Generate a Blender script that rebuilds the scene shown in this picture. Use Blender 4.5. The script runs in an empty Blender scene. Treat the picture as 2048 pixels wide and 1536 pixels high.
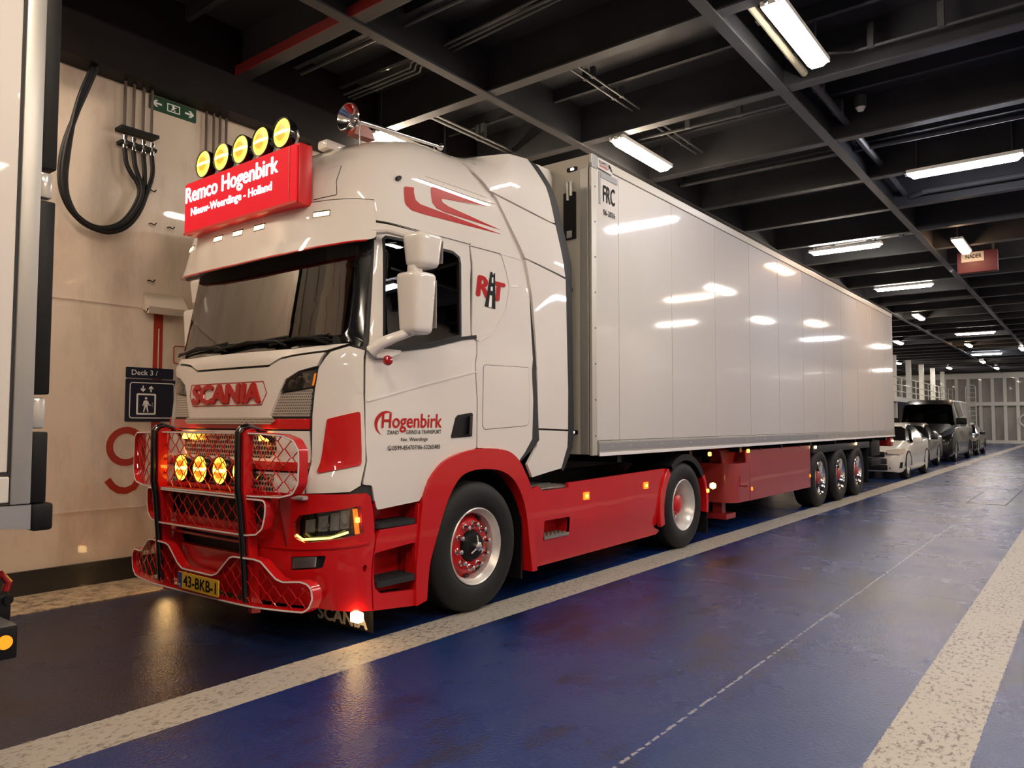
import bpy, bmesh, math, random
from mathutils import Vector, Matrix
random.seed(7)
SC=bpy.context.scene; COL=SC.collection
PI=math.pi
# ------------------------------------------------------------------ camera
F_PX,PITCH,YAW,ROLL=1488.506,0.05065,0.66427,0.00194
CAM=Vector((3.764,-4.176,1.46))
cam=bpy.data.cameras.new('camera'); co=bpy.data.objects.new('camera',cam); COL.objects.link(co)
Fv=Vector((-math.sin(YAW)*math.cos(PITCH),math.cos(YAW)*math.cos(PITCH),math.sin(PITCH)))
R0=Fv.cross(Vector((0,0,1))).normalized(); U0=R0.cross(Fv)
Rv=math.cos(ROLL)*R0+math.sin(ROLL)*U0; Uv=Rv.cross(Fv)
co.matrix_world=Matrix(((Rv.x,Uv.x,-Fv.x,CAM.x),(Rv.y,Uv.y,-Fv.y,CAM.y),(Rv.z,Uv.z,-Fv.z,CAM.z),(0,0,0,1)))
cam.sensor_width=36; cam.lens=36*F_PX/2048; cam.clip_start=.05; cam.clip_end=300
SC.camera=co
# ------------------------------------------------------------------ world, exposure
w=bpy.data.worlds.new('world'); SC.world=w; w.use_nodes=True
w.node_tree.nodes['Background'].inputs[0].default_value=(.80,.85,1,1)
w.node_tree.nodes['Background'].inputs[1].default_value=.01
SC.view_settings.view_transform='Standard'; SC.view_settings.look='None'
SC.view_settings.gamma=1; SC.view_settings.use_curve_mapping=False
SC.view_settings.exposure=0.42
LAMP_W=70.0            # emission of the deck luminaires
# ------------------------------------------------------------------ materials
def nt(m): return m.node_tree.nodes,m.node_tree.links
def mat(name,col,rough=.5,metal=0,coat=0,spec=.5,emit=None,es=0):
    m=bpy.data.materials.new(name); m.use_nodes=True; b=m.node_tree.nodes['Principled BSDF']
    b.inputs['Base Color'].default_value=(*col,1); b.inputs['Roughness'].default_value=rough; b.inputs['Metallic'].default_value=metal
    b.inputs['Coat Weight'].default_value=coat; b.inputs['Coat Roughness'].default_value=.03; b.inputs['Specular IOR Level'].default_value=spec
    if emit: b.inputs['Emission Color'].default_value=(*emit,1); b.inputs['Emission Strength'].default_value=es
    return m
def N(n,t,**k):
    x=n.new(t)
    for a,v in k.items():
        if a in x.inputs: x.inputs[a].default_value=v
        else: setattr(x,a,v)
    return x
def noisy(m,scale,amt,bump=0,bscale=None,stretch=(1,1,1),rv=0,dist=.01):
    """break the colour up with object-space noise, add a bump of the same kind"""
    n,l=nt(m); b=n['Principled BSDF']; tc=n.new('ShaderNodeTexCoord'); mp=n.new('ShaderNodeMapping'); mp.inputs['Scale'].default_value=stretch
    l.new(tc.outputs['Object'],mp.inputs['Vector'])
    no=N(n,'ShaderNodeTexNoise',Scale=scale,Detail=6.0,Roughness=.6); l.new(mp.outputs[0],no.inputs['Vector'])
    c=b.inputs['Base Color'].default_value[:]; r=n.new('ShaderNodeValToRGB')
    r.color_ramp.elements[0].position=.3; r.color_ramp.elements[1].position=.7
    r.color_ramp.elements[0].color=(*[v*(1-amt) for v in c[:3]],1); r.color_ramp.elements[1].color=(*[min(1,v*(1+amt*.4)) for v in c[:3]],1)
    l.new(no.outputs[0],r.inputs[0]); l.new(r.outputs[0],b.inputs['Base Color'])
    if rv:
        mr=N(n,'ShaderNodeMapRange'); mr.inputs['To Min'].default_value=max(0,b.inputs['Roughness'].default_value-rv); mr.inputs['To Max'].default_value=b.inputs['Roughness'].default_value+rv
        l.new(no.outputs[0],mr.inputs[0]); l.new(mr.outputs[0],b.inputs['Roughness'])
    if bump:
        n2=N(n,'ShaderNodeTexNoise',Scale=bscale or scale*3,Detail=4.0); l.new(mp.outputs[0],n2.inputs['Vector'])
        bp=N(n,'ShaderNodeBump',Strength=bump,Distance=dist); l.new(n2.outputs[0],bp.inputs['Height']); l.new(bp.outputs[0],b.inputs['Normal'])
    return m
WHITE=noisy(mat('white_paint',(.76,.72,.68),.4,0,1.0,.15),1.2,.03,.04,1.6,dist=.02)
RED=noisy(mat('red_paint',(.56,.006,.008),.35,0,.8,.2),2,.05,.05,2.0,dist=.02)
REDD=noisy(mat('red_chassis_paint',(.30,.012,.014),.45,0,.3),6,.3)
REDT=noisy(mat('trailer_red_paint',(.33,.03,.03),.4,0,.5),2,.08,.15,1.5,dist=.03)
BLACK=noisy(mat('black_plastic',(.008,.008,.009),.5,0,0,.25),20,.3,.1)
GLOSSB=mat('gloss_black',(.006,.006,.007),.12,0,.6)
DGREY=noisy(mat('dark_grey_rubber',(.026,.027,.030),.55,0,0,.3),14,.2,.05)
RUBBER=noisy(mat('tyre_rubber',(.012,.011,.0105),.62,0,0,.35),9,.35,.15,60,rv=.1)
CHROME=mat('chrome',(.8,.78,.76),.12,1)
STEEL=noisy(mat('rim_silver',(.72,.70,.67),.32,.35),5,.15,rv=.08)
ALU=noisy(mat('aluminium_profile',(.50,.49,.46),.4,.55),4,.12,stretch=(1,1,.2))
GREY=mat('grey_strip',(.30,.30,.31),.45,.3)
SEAM=mat('seam_dark',(.02,.02,.02),.6)
STRIPEW=mat('white_pinstripe',(.85,.82,.8),.35)
TRW=noisy(mat('trailer_panel_white',(.61,.58,.56),.4,0,.9,.08),.7,.03,.05,.9,stretch=(1,1,.5),dist=.03)
TRW.node_tree.nodes['Principled BSDF'].inputs['Coat Roughness'].default_value=.055
TRF=mat('trailer_front_cream',(.50,.47,.40),.45)
MESHG=None
CHR2=mat('lamp_reflector',(.85,.84,.82),.32,.45)
TXTR=mat('lettering_red',(.45,.008,.008),.3,0,.6,.1)
TXTB=mat('lettering_black',(.008,.008,.008),.5,0,0,.1)
TXTW=mat('lettering_white',(.85,.85,.85),.4)
NAVY=mat('sign_navy',(.006,.010,.03),.35)
YEL=mat('plate_yellow',(.75,.45,.03),.45)
BLUE=mat('plate_blue',(.01,.04,.3),.45)
GREEN=mat('exit_green',(.006,.06,.02),.4)
CREAM=None
CEIL=noisy(mat('ceiling_dark_paint',(.034,.035,.039),.45,0,.1),1.5,.3,.2,3,rv=.08,dist=.02)
PIPE=noisy(mat('pipe_grey_paint',(.075,.077,.08),.45),3,.2)
GALV=noisy(mat('galvanised_pipe',(.30,.30,.29),.35,.7),8,.2)
BEAMR=mat('beam_red_primer',(.16,.012,.012),.5)
CURT=noisy(mat('curtain_brown',(.45,.15,.04),.8),3,.3,stretch=(14,14,.3))
BRASS=mat('brass',(.8,.55,.12),.2,1)
def emis(name,col,s,base=(.8,.8,.8)): return mat(name,base,.4,0,0,.5,col,s)
L_WARM=emis('lamp_diffuser_warm',(1,.81,.62),LAMP_W)
L_COOL=emis('lamp_diffuser_cool',(.90,.90,1.0),LAMP_W)
L_ORNG=emis('lamp_diffuser_orange',(1,.60,.32),LAMP_W*.8)
L_NEUT=emis('lamp_diffuser_neutral',(1,.90,.79),LAMP_W)
AMB=emis('amber_light',(1,.36,.03),9,(.8,.3,.02)); AMBL=emis('amber_lens_dim',(1,.25,.01),.9,(.8,.25,.02))
WARMW=emis('marker_warm_white',(1,.62,.25),7); DRL=emis('running_light_yellow',(1,.80,.18),3.2)
FOGW=emis('corner_lamp_glow',(1,.62,.24),20)
SIGNR=mat('lit_sign_red',(.30,.008,.012),.6,0,0,.1,(1,.015,.03),.46); SIGNS=emis('lit_sign_side',(1,.02,.025),.07,(.45,.01,.01))
SIGNW=emis('lit_sign_letters',(.93,.90,1),.85)
WHL=emis('white_marker_light',(.9,.95,1),4)
REDL=mat('red_lens',(.35,.01,.012),.15,0,.5)
# spotlight lens: yellow glow with a bright horizontal filament bar
def spotmat():
    m=emis('spotlight_lens_amber',(1,.6,.06),5,(.8,.5,.05)); n,l=nt(m); b=n['Principled BSDF']
    tc=n.new('ShaderNodeTexCoord'); sp=n.new('ShaderNodeSeparateXYZ'); l.new(tc.outputs['Object'],sp.inputs[0])
    ab=N(n,'ShaderNodeMath',operation='ABSOLUTE'); l.new(sp.outputs['Z'],ab.inputs[0])
    lt=N(n,'ShaderNodeMath',operation='LESS_THAN'); l.new(ab.outputs[0],lt.inputs[0]); lt.inputs[1].default_value=.012
    wv=N(n,'ShaderNodeTexVoronoi',Scale=55.0,feature='DISTANCE_TO_EDGE'); l.new(tc.outputs['Object'],wv.inputs['Vector'])
    rd=N(n,'ShaderNodeVectorMath',operation='LENGTH'); l.new(tc.outputs['Object'],rd.inputs[0])
    rr=N(n,'ShaderNodeMapRange'); rr.inputs['From Min'].default_value=.055; rr.inputs['From Max'].default_value=.085; l.new(rd.outputs['Value'],rr.inputs[0])
    ed=N(n,'ShaderNodeMapRange'); ed.inputs['From Min'].default_value=.05; ed.inputs['From Max'].default_value=.2; l.new(wv.outputs['Distance'],ed.inputs[0])
    mx=N(n,'ShaderNodeMath',operation='MAXIMUM'); l.new(rr.outputs[0],mx.inputs[0]); l.new(lt.outputs[0],mx.inputs[1])
    cr=n.new('ShaderNodeValToRGB'); cr.color_ramp.elements[0].color=(.9,.20,.01,1); cr.color_ramp.elements[1].color=(1,.62,.05,1); l.new(mx.outputs[0],cr.inputs[0])
    l.new(cr.outputs[0],b.inputs['Emission Color'])
    a=N(n,'ShaderNodeMath',operation='MULTIPLY_ADD'); l.new(mx.outputs[0],a.inputs[0]); a.inputs[1].default_value=2.6; a.inputs[2].default_value=.8
    c=N(n,'ShaderNodeMath',operation='MULTIPLY_ADD'); l.new(lt.outputs[0],c.inputs[0]); c.inputs[1].default_value=8.; l.new(a.outputs[0],c.inputs[2])
    l.new(c.outputs[0],b.inputs['Emission Strength']); return m
SPOT=spotmat()
def glass(name,tint,k=.12,rough=.0):
    m=bpy.data.materials.new(name); m.use_nodes=True; n,l=nt(m); n.remove(n['Principled BSDF']); o=n['Material Output']
    t=n.new('ShaderNodeBsdfTransparent'); t.inputs[0].default_value=(*tint,1); g=n.new('ShaderNodeBsdfGlossy'); g.inputs['Roughness'].default_value=rough
    fr=n.new('ShaderNodeFresnel'); fr.inputs[0].default_value=1.5; a=N(n,'ShaderNodeMath',operation='ADD'); l.new(fr.outputs[0],a.inputs[0]); a.inputs[1].default_value=k
    mx=n.new('ShaderNodeMixShader'); l.new(a.outputs[0],mx.inputs[0]); l.new(t.outputs[0],mx.inputs[1]); l.new(g.outputs[0],mx.inputs[2]); l.new(mx.outputs[0],o.inputs[0]); return m
GLASS=glass('window_glass',(.60,.60,.57),.15); LENS=glass('clear_lens',(.85,.85,.85),.04); TINTG=glass('tinted_glass',(.12,.13,.13),.04); VGLASS=glass('van_glass',(.45,.47,.46),.06)
def perf(name,col,scale,thr,hexa=True,bg=(.01,.01,.01)):
    """honeycomb punched sheet: dark cells on a metal web"""
    m=mat(name,col,.3,.8); n,l=nt(m); b=n['Principled BSDF']; tc=n.new('ShaderNodeTexCoord'); mp=n.new('ShaderNodeMapping')
    l.new(tc.outputs['Object'],mp.inputs[0]); mp.inputs['Scale'].default_value=(scale,scale*.0,scale*1.1547*.75*1.0)
    sp=n.new('ShaderNodeSeparateXYZ'); l.new(mp.outputs[0],sp.inputs[0])
    # offset every second row
    fl=N(n,'ShaderNodeMath',operation='FLOOR'); l.new(sp.outputs['Z'],fl.inputs[0])
    md=N(n,'ShaderNodeMath',operation='MODULO'); l.new(fl.outputs[0],md.inputs[0]); md.inputs[1].default_value=2
    of=N(n,'ShaderNodeMath',operation='MULTIPLY_ADD'); l.new(md.outputs[0],of.inputs[0]); of.inputs[1].default_value=.5; l.new(sp.outputs['X'],of.inputs[2])
    fx=N(n,'ShaderNodeMath',operation='FRACT'); l.new(of.outputs[0],fx.inputs[0]); fz=N(n,'ShaderNodeMath',operation='FRACT'); l.new(sp.outputs['Z'],fz.inputs[0])
    cb=n.new('ShaderNodeCombineXYZ'); l.new(fx.outputs[0],cb.inputs[0]); l.new(fz.outputs[0],cb.inputs[2])
    ds=N(n,'ShaderNodeVectorMath',operation='DISTANCE'); l.new(cb.outputs[0],ds.inputs[0]); ds.inputs[1].default_value=(.5,0,.5)
    lt=N(n,'ShaderNodeMath',operation='LESS_THAN'); l.new(ds.outputs['Value'],lt.inputs[0]); lt.inputs[1].default_value=thr
    mx=N(n,'ShaderNodeMix',data_type='RGBA'); l.new(lt.outputs[0],mx.inputs[0]); mx.inputs[6].default_value=(*col,1); mx.inputs[7].default_value=(*bg,1)
    l.new(mx.outputs[2],b.inputs['Base Color']); mm=N(n,'ShaderNodeMath',operation='SUBTRACT'); mm.inputs[0].default_value=.8; l.new(lt.outputs[0],mm.inputs[1]); mm.use_clamp=True; l.new(mm.outputs[0],b.inputs['Metallic'])
    return m
HONEY=perf('honeycomb_steel',(.75,.70,.66),34,.40); HONEYS=perf('fine_perforated_steel',(.75,.72,.68),60,.33,bg=(.12,.11,.10))
# ------------------------------------------------------------------ mesh helpers
def link(name,me,m=None,parent=None,smooth=35):
    o=bpy.data.objects.new(name,me); COL.objects.link(o)
    if m is not None and not me.materials: me.materials.append(m)
    if parent: o.parent=parent
    if smooth and len(me.polygons):
        me.polygons.foreach_set('use_smooth',[True]*len(me.polygons)); me.set_sharp_from_angle(angle=math.radians(smooth))
    return o
def fromdata(name,V,Fc,m,parent=None,smooth=35,recalc=True):
    me=bpy.data.meshes.new(name); me.from_pydata([tuple(v) for v in V],[],Fc)
    if recalc:
        b=bmesh.new(); b.from_mesh(me); bmesh.ops.remove_doubles(b,verts=b.verts,dist=1e-6); bmesh.ops.recalc_face_normals(b,faces=b.faces); b.to_mesh(me); b.free()
    return link(name,me,m,parent,smooth)
class MB:
    def __init__(s): s.V=[];s.F=[]
    def add(s,V,Fc): n=len(s.V); s.V+=[tuple(v) for v in V]; s.F+=[[i+n for i in f] for f in Fc]; return s
    def box(s,x0,x1,y0,y1,z0,z1,M=None,bev=0):
        if bev:
            b=bmesh.new(); bmesh.ops.create_cube(b,size=1)
            for v in b.verts: v.co=Vector(((x0+x1)/2+v.co.x*(x1-x0),(y0+y1)/2+v.co.y*(y1-y0),(z0+z1)/2+v.co.z*(z1-z0)))
            bmesh.ops.bevel(b,geom=b.edges[:],offset=bev,segments=2,affect='EDGES',profile=.5)
            V=[v.co.copy() for v in b.verts]; b.verts.index_update(); Fc=[[v.index for v in f.verts] for f in b.faces]; b.free()
        else:
            V=[Vector((x,y,z)) for x in (x0,x1) for y in (y0,y1) for z in (z0,z1)]; Fc=[[0,1,3,2],[4,6,7,5],[0,4,5,1],[2,3,7,6],[0,2,6,4],[1,5,7,3]]
        if M is not None: V=[M@v for v in V]
        return s.add(V,Fc)
    def cyl(s,p,q,r,r2=None,n=16,caps=True):
        p=Vector(p);q=Vector(q);d=(q-p).normalized();a=d.orthogonal().normalized();b=d.cross(a);r2=r if r2 is None else r2
        V=[p+(a*math.cos(t)+b*math.sin(t))*r for t in [2*PI*i/n for i in range(n)]]+[q+(a*math.cos(t)+b*math.sin(t))*r2 for t in [2*PI*i/n for i in range(n)]]
        Fc=[[i,(i+1)%n,n+(i+1)%n,n+i] for i in range(n)]
        if caps: Fc+=[list(range(n))[::-1],list(range(n,2*n))]
        return s.add(V,Fc)
    def tube(s,pts,r,n=8,closed=False,caps=True,flat=None):
        P=[Vector(p) for p in pts]; m=len(P); V=[];Fc=[]; up=None
        for i in range(m):
            a=P[(i-1)%m] if (closed or i>0) else P[i]; b=P[(i+1)%m] if (closed or i<m-1) else P[i]
            t=(b-a).normalized()
            if up is None: up=t.orthogonal().normalized()
            up=(up-t*up.dot(t)); up=up.normalized() if up.length>1e-6 else t.orthogonal().normalized(); sd=t.cross(up)
            rr=r[i] if isinstance(r,(list,tuple)) else r
            V+=[P[i]+(up*math.cos(2*PI*k/n)+sd*math.sin(2*PI*k/n))*rr for k in range(n)]
        for i in range(m if closed else m-1):
            j=(i+1)%m
            Fc+=[[i*n+k,i*n+(k+1)%n,j*n+(k+1)%n,j*n+k] for k in range(n)]
        if not closed and caps: Fc+=[list(range(n))[::-1],list(range((m-1)*n,m*n))]
        return s.add(V,Fc)
    def lathe(s,prof,M=None,n=40,closed=False):
        """prof: (axial, radius); axis = local X"""
        V=[Vector((a,r*math.cos(2*PI*k/n),r*math.sin(2*PI*k/n))) for a,r in prof for k in range(n)]
        if M is not None: V=[M@v for v in V]
        m=len(prof); Fc=[]
        for i in range(m if closed else m-1):
            j=(i+1)%m; Fc+=[[i*n+k,i*n+(k+1)%n,j*n+(k+1)%n,j*n+k] for k in range(n)]
        return s.add(V,Fc)
    def prism(s,poly,fn,d0,d1):
        """poly 2D; fn(u,v,d)->3D; extruded from d0 to d1"""
        n=len(poly); V=[fn(u,v,d0) for u,v in poly]+[fn(u,v,d1) for u,v in poly]
        return s.add(V,[list(range(n))[::-1],list(range(n,2*n))]+[[i,(i+1)%n,n+(i+1)%n,n+i] for i in range(n)])
    def build(s,name,m,parent=None,smooth=35): return fromdata(name,s.V,s.F,m,parent,smooth)
def bevel(o,w=.003,seg=2,ang=40):
    md=o.modifiers.new('bevel','BEVEL'); md.width=w; md.segments=seg; md.limit_method='ANGLE'; md.angle_limit=math.radians(ang); return o
def rnd(poly,r,n=5):
    """round the corners of a 2D polygon (r: number or list)"""
    out=[];m=len(poly)
    for i,p in enumerate(poly):
        rr=r[i] if isinstance(r,(list,tuple)) else r
        P=Vector(p);A=Vector(poly[i-1]);B=Vector(poly[(i+1)%m]); a=A-P;b=B-P
        if rr<=0 or a.length<1e-6 or b.length<1e-6: out.append(tuple(p));continue
        ang=a.angle(b)
        if ang>PI*.97: out.append(tuple(p));continue
        t=min(rr/math.tan(ang/2),a.length*.48,b.length*.48); p0=P+a.normalized()*t;p1=P+b.normalized()*t
        for k in range(n+1):
            q=k/n; out.append(tuple((1-q)**2*p0+2*q*(1-q)*P+q*q*p1))
    return out
def chaikin(P,n=2):
    for _ in range(n):
        P=[P[0]]+[q for a,b in zip(P,P[1:]) for q in ((a[0]*.75+b[0]*.25,a[1]*.75+b[1]*.25),(a[0]*.25+b[0]*.75,a[1]*.25+b[1]*.75))]+[P[-1]]
    return P
def inset(poly,d):
    m=len(poly); A=sum(poly[i-1][0]*poly[i][1]-poly[i][0]*poly[i-1][1] for i in range(m)); sg=1 if A>0 else -1; out=[]
    for i in range(m):
        P=Vector(poly[i]);a=(P-Vector(poly[i-1]));b=(Vector(poly[(i+1)%m])-P)
        if a.length<1e-7 or b.length<1e-7: out.append(tuple(P));continue
        a.normalize();b.normalize(); na=Vector((-a.y,a.x))*sg; nb=Vector((-b.y,b.x))*sg; k=na+nb
        k=k/max(.35,(1+na.dot(nb))); out.append(tuple(P+k*d))
    return out
def sheet2d(loops,step,verts=None,faces=None):
    b=bmesh.new()
    if verts is None:
        es=[]
        for lp in loops:
            vs=[b.verts.new((u,v,0)) for u,v in lp]
            for i in range(len(vs)):
                es.append(b.edges.new((vs[i-1],vs[i])))
        bmesh.ops.triangle_fill(b,use_beauty=True,use_dissolve=False,edges=es,normal=(0,0,1))
    else:
        vs=[b.verts.new((u,v,0)) for u,v in verts]
        for f in faces:
            try: b.faces.new([vs[i] for i in f])
            except Exception: pass
    if step:
        us=[v.co.x for v in b.verts]; vv=[v.co.y for v in b.verts]
        for ax,lo,hi in ((0,min(us),max(us)),(1,min(vv),max(vv))):
            st=step if not isinstance(step,tuple) else step[ax]
            if not st: continue
            k=math.floor(lo/st)+1
            while k*st<hi-1e-5:
                co_=[0,0,0];co_[ax]=k*st;no=[0,0,0];no[ax]=1
                bmesh.ops.bisect_plane(b,geom=b.verts[:]+b.edges[:]+b.faces[:],dist=1e-5,plane_co=co_,plane_no=no); k+=1
    b.verts.index_update()
    for f in b.faces:
        f.normal_update()
        if f.normal.z<0: f.normal_flip()
    V=[(v.co.x,v.co.y) for v in b.verts]; Fc=[[v.index for v in f.verts] for f in b.faces]
    bd=[(l.vert.index,l.link_loop_next.vert.index) for f in b.faces for l in f.loops if len(l.edge.link_faces)==1]
    b.free(); return V,Fc,bd
def thick(name,V,Fc,bd,fn,off,th,m,parent,bev=0,smooth=35):
    n=len(V); P=[fn(u,v,off) for u,v in V]; FF=[list(f) for f in Fc]
    if th:
        P+=[fn(u,v,off-th) for u,v in V]; FF+=[[i+n for i in f][::-1] for f in Fc]+[[a,a+n,b+n,b][::-1] for a,b in bd]
    me=bpy.data.meshes.new(name); me.from_pydata([tuple(p) for p in P],[],FF)
    if th:
        b=bmesh.new(); b.from_mesh(me); bmesh.ops.recalc_face_normals(b,faces=b.faces); b.to_mesh(me); b.free()
    o=link(name,me,m,parent,smooth)
    if bev: bevel(o,bev)
    return o
def panel(name,poly,m,parent,fn=None,off=0,th=.02,holes=(),gap=.004,bev=.0035,step=.07,smooth=35):
    lp=[inset(poly,gap) if gap else poly]+[inset(h,-gap*0) for h in holes]
    V,Fc,bd=sheet2d(lp,step); return thick(name,V,Fc,bd,fn or S,off,th,m,parent,bev,smooth)
def text(name,s,m,parent,fn,u0,u1,v0,v1,off=.002,th=0,bold=0,step=0,shear=0):
    """lettering fitted into the box u0..u1, v0..v1 of surface fn; u0>u1 mirrors the reading direction"""
    cu=bpy.data.curves.new(name,'FONT'); cu.body=s; cu.resolution_u=3; cu.shear=shear
    t=bpy.data.objects.new(name+'_tmp',cu); COL.objects.link(t); dg=bpy.context.evaluated_depsgraph_get(); dg.update()
    me=bpy.data.meshes.new_from_object(t.evaluated_get(dg)); bpy.data.objects.remove(t); bpy.data.curves.remove(cu)
    xs=[v.co.x for v in me.vertices];ys=[v.co.y for v in me.vertices]; a,b_,c,d=min(xs),max(xs),min(ys),max(ys)
    VV=[(u0+(v.co.x-a)/(b_-a)*(u1-u0),v0+(v.co.y-c)/(d-c)*(v1-v0)) for v in me.vertices]; FF=[list(p.vertices) for p in me.polygons]
    bpy.data.meshes.remove(me)
    # heavier strokes: the glyph outlines laid over themselves, shifted by a fraction of the stroke
    sx=(u1-u0)/(b_-a)*bold; sy=(v1-v0)/(d-c)*bold; P=[];Q=[]
    for k,(dx,dy) in enumerate(((0,0),(sx,0),(-sx,0),(0,sy*.7),(0,-sy*.7)) if bold else ((0,0),)):
        V,Fc,bd=sheet2d(None,step,[(u+dx,v+dy) for u,v in VV],FF); n=len(V); o=len(P); q=off+k*.00015
        P+=[fn(u,v,q) for u,v in V]; Q+=[[i+o for i in f] for f in Fc]
        if th: P+=[fn(u,v,q-th) for u,v in V]; Q+=[[i+n+o for i in f][::-1] for f in Fc]+[[a1+o,a1+n+o,b1+n+o,b1+o][::-1] for a1,b1 in bd]
    me=bpy.data.meshes.new(name); me.from_pydata([tuple(p) for p in P],[],Q)
    if th:
        b=bmesh.new(); b.from_mesh(me); bmesh.ops.recalc_face_normals(b,faces=b.faces); b.to_mesh(me); b.free()
    return link(name,me,m,parent,35 if th else 0)
def plane_fn(o,ux,uy):
    o=Vector(o);ux=Vector(ux);uy=Vector(uy);n=ux.cross(uy).normalized()
    return lambda u,v,d=0: o+ux*u+uy*v+n*d
def thing(name,label,cat,loc=(0,0,0),group=None):
    o=bpy.data.objects.new(name,None); COL.objects.link(o); o.location=loc; o.empty_display_size=.3; o['label']=label; o['category']=cat
    if group: o['group']=group
    return o
def tag(o,label,cat,group=None):
    o['label']=label;o['category']=cat
    if group:o['group']=group
    return o
def struct(o): o['kind']='structure'; return o
def copy_tree(o,parent=None,loc=None):
    c=o.copy(); COL.objects.link(c); c.parent=parent
    if loc is not None: c.location=loc
    for ch in [x for x in KIDS(o)]: copy_tree(ch,c)
    return c
def KIDS(o): return [x for x in list(bpy.data.objects) if x.parent==o]
def lerp(t,T):
    if t<=T[0][0]: return T[0][1]
    for (a,b),(c,d) in zip(T,T[1:]):
        if t<=c: return b+(d-b)*(t-a)/(c-a)
    return T[-1][1]
# ------------------------------------------------------------------ cab skin: arc length round the front x height
XC=-1.27
def lerp(t,T):
    if t<=T[0][0]: return T[0][1]
    for (a,b),(c,d) in zip(T,T[1:]):
        if t<=c: return b+(d-b)*(t-a)/(c-a)
    return T[-1][1]
WT=[(0.1,1.225),(1.0,1.225),(1.9,1.205),(2.7,1.155),(3.0,1.135),(3.3,1.1),(3.45,1.06),(3.57,1.0),(3.66,.89),(3.71,.72),(3.73,.5)]
FT=[(0.15,-1.22),(0.45,-1.26),(1.05,-1.23),(1.2,-1.17),(1.9,-1.12),(2.0,-1.08),(2.7,-.97),(3.0,-.99),(3.15,-.97),(3.3,-.89),(3.45,-.74),(3.57,-.57),(3.66,-.35),(3.71,-.1),(3.73,.1)]
def plan(a,z):
    """a = arc length from the cab's centre line round the near front corner; returns x,y"""
    W=lerp(z,WT);F=lerp(z,FT);d=.45;n=3.0
    pts=_pl(round(W,3))
    s=abs(a);sg=1 if a>=0 else -1
    if s>=pts[-1][2]:
        X=W;Y=d+(s-pts[-1][2])
    else:
        lo,hi=0,len(pts)-1
        while hi-lo>1:
            m=(lo+hi)//2
            if pts[m][2]<=s: lo=m
            else: hi=m
        p,q=pts[lo],pts[hi];t=(s-p[2])/(q[2]-p[2]);X=p[0]+(q[0]-p[0])*t;Y=p[1]+(q[1]-p[1])*t
    return XC+sg*X,F+Y
_c={}
def _pl(W):
    if W in _c: return _c[W]
    d=.45;n=3.0;pts=[(0,0,0)];N=120
    for i in range(1,N+1):
        th=math.pi/2*i/N
        X=W*math.sin(th)**(2/n);Y=d-d*max(0,math.cos(th))**(2/n)
        l=pts[-1];pts.append((X,Y,l[2]+math.hypot(X-l[0],Y-l[1])))
    _c[W]=pts;return pts
def S(a,z,off=0.):
    x,y=plan(a,z)
    e=1e-3
    x1,y1=plan(a+e,z);x0,y0=plan(a-e,z);tx,ty=x1-x0,y1-y0;L=math.hypot(tx,ty)
    nx,ny=ty/L,-tx/L   # outward: right of travel direction
    return (x+nx*off,y+ny*off,z)

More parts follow.
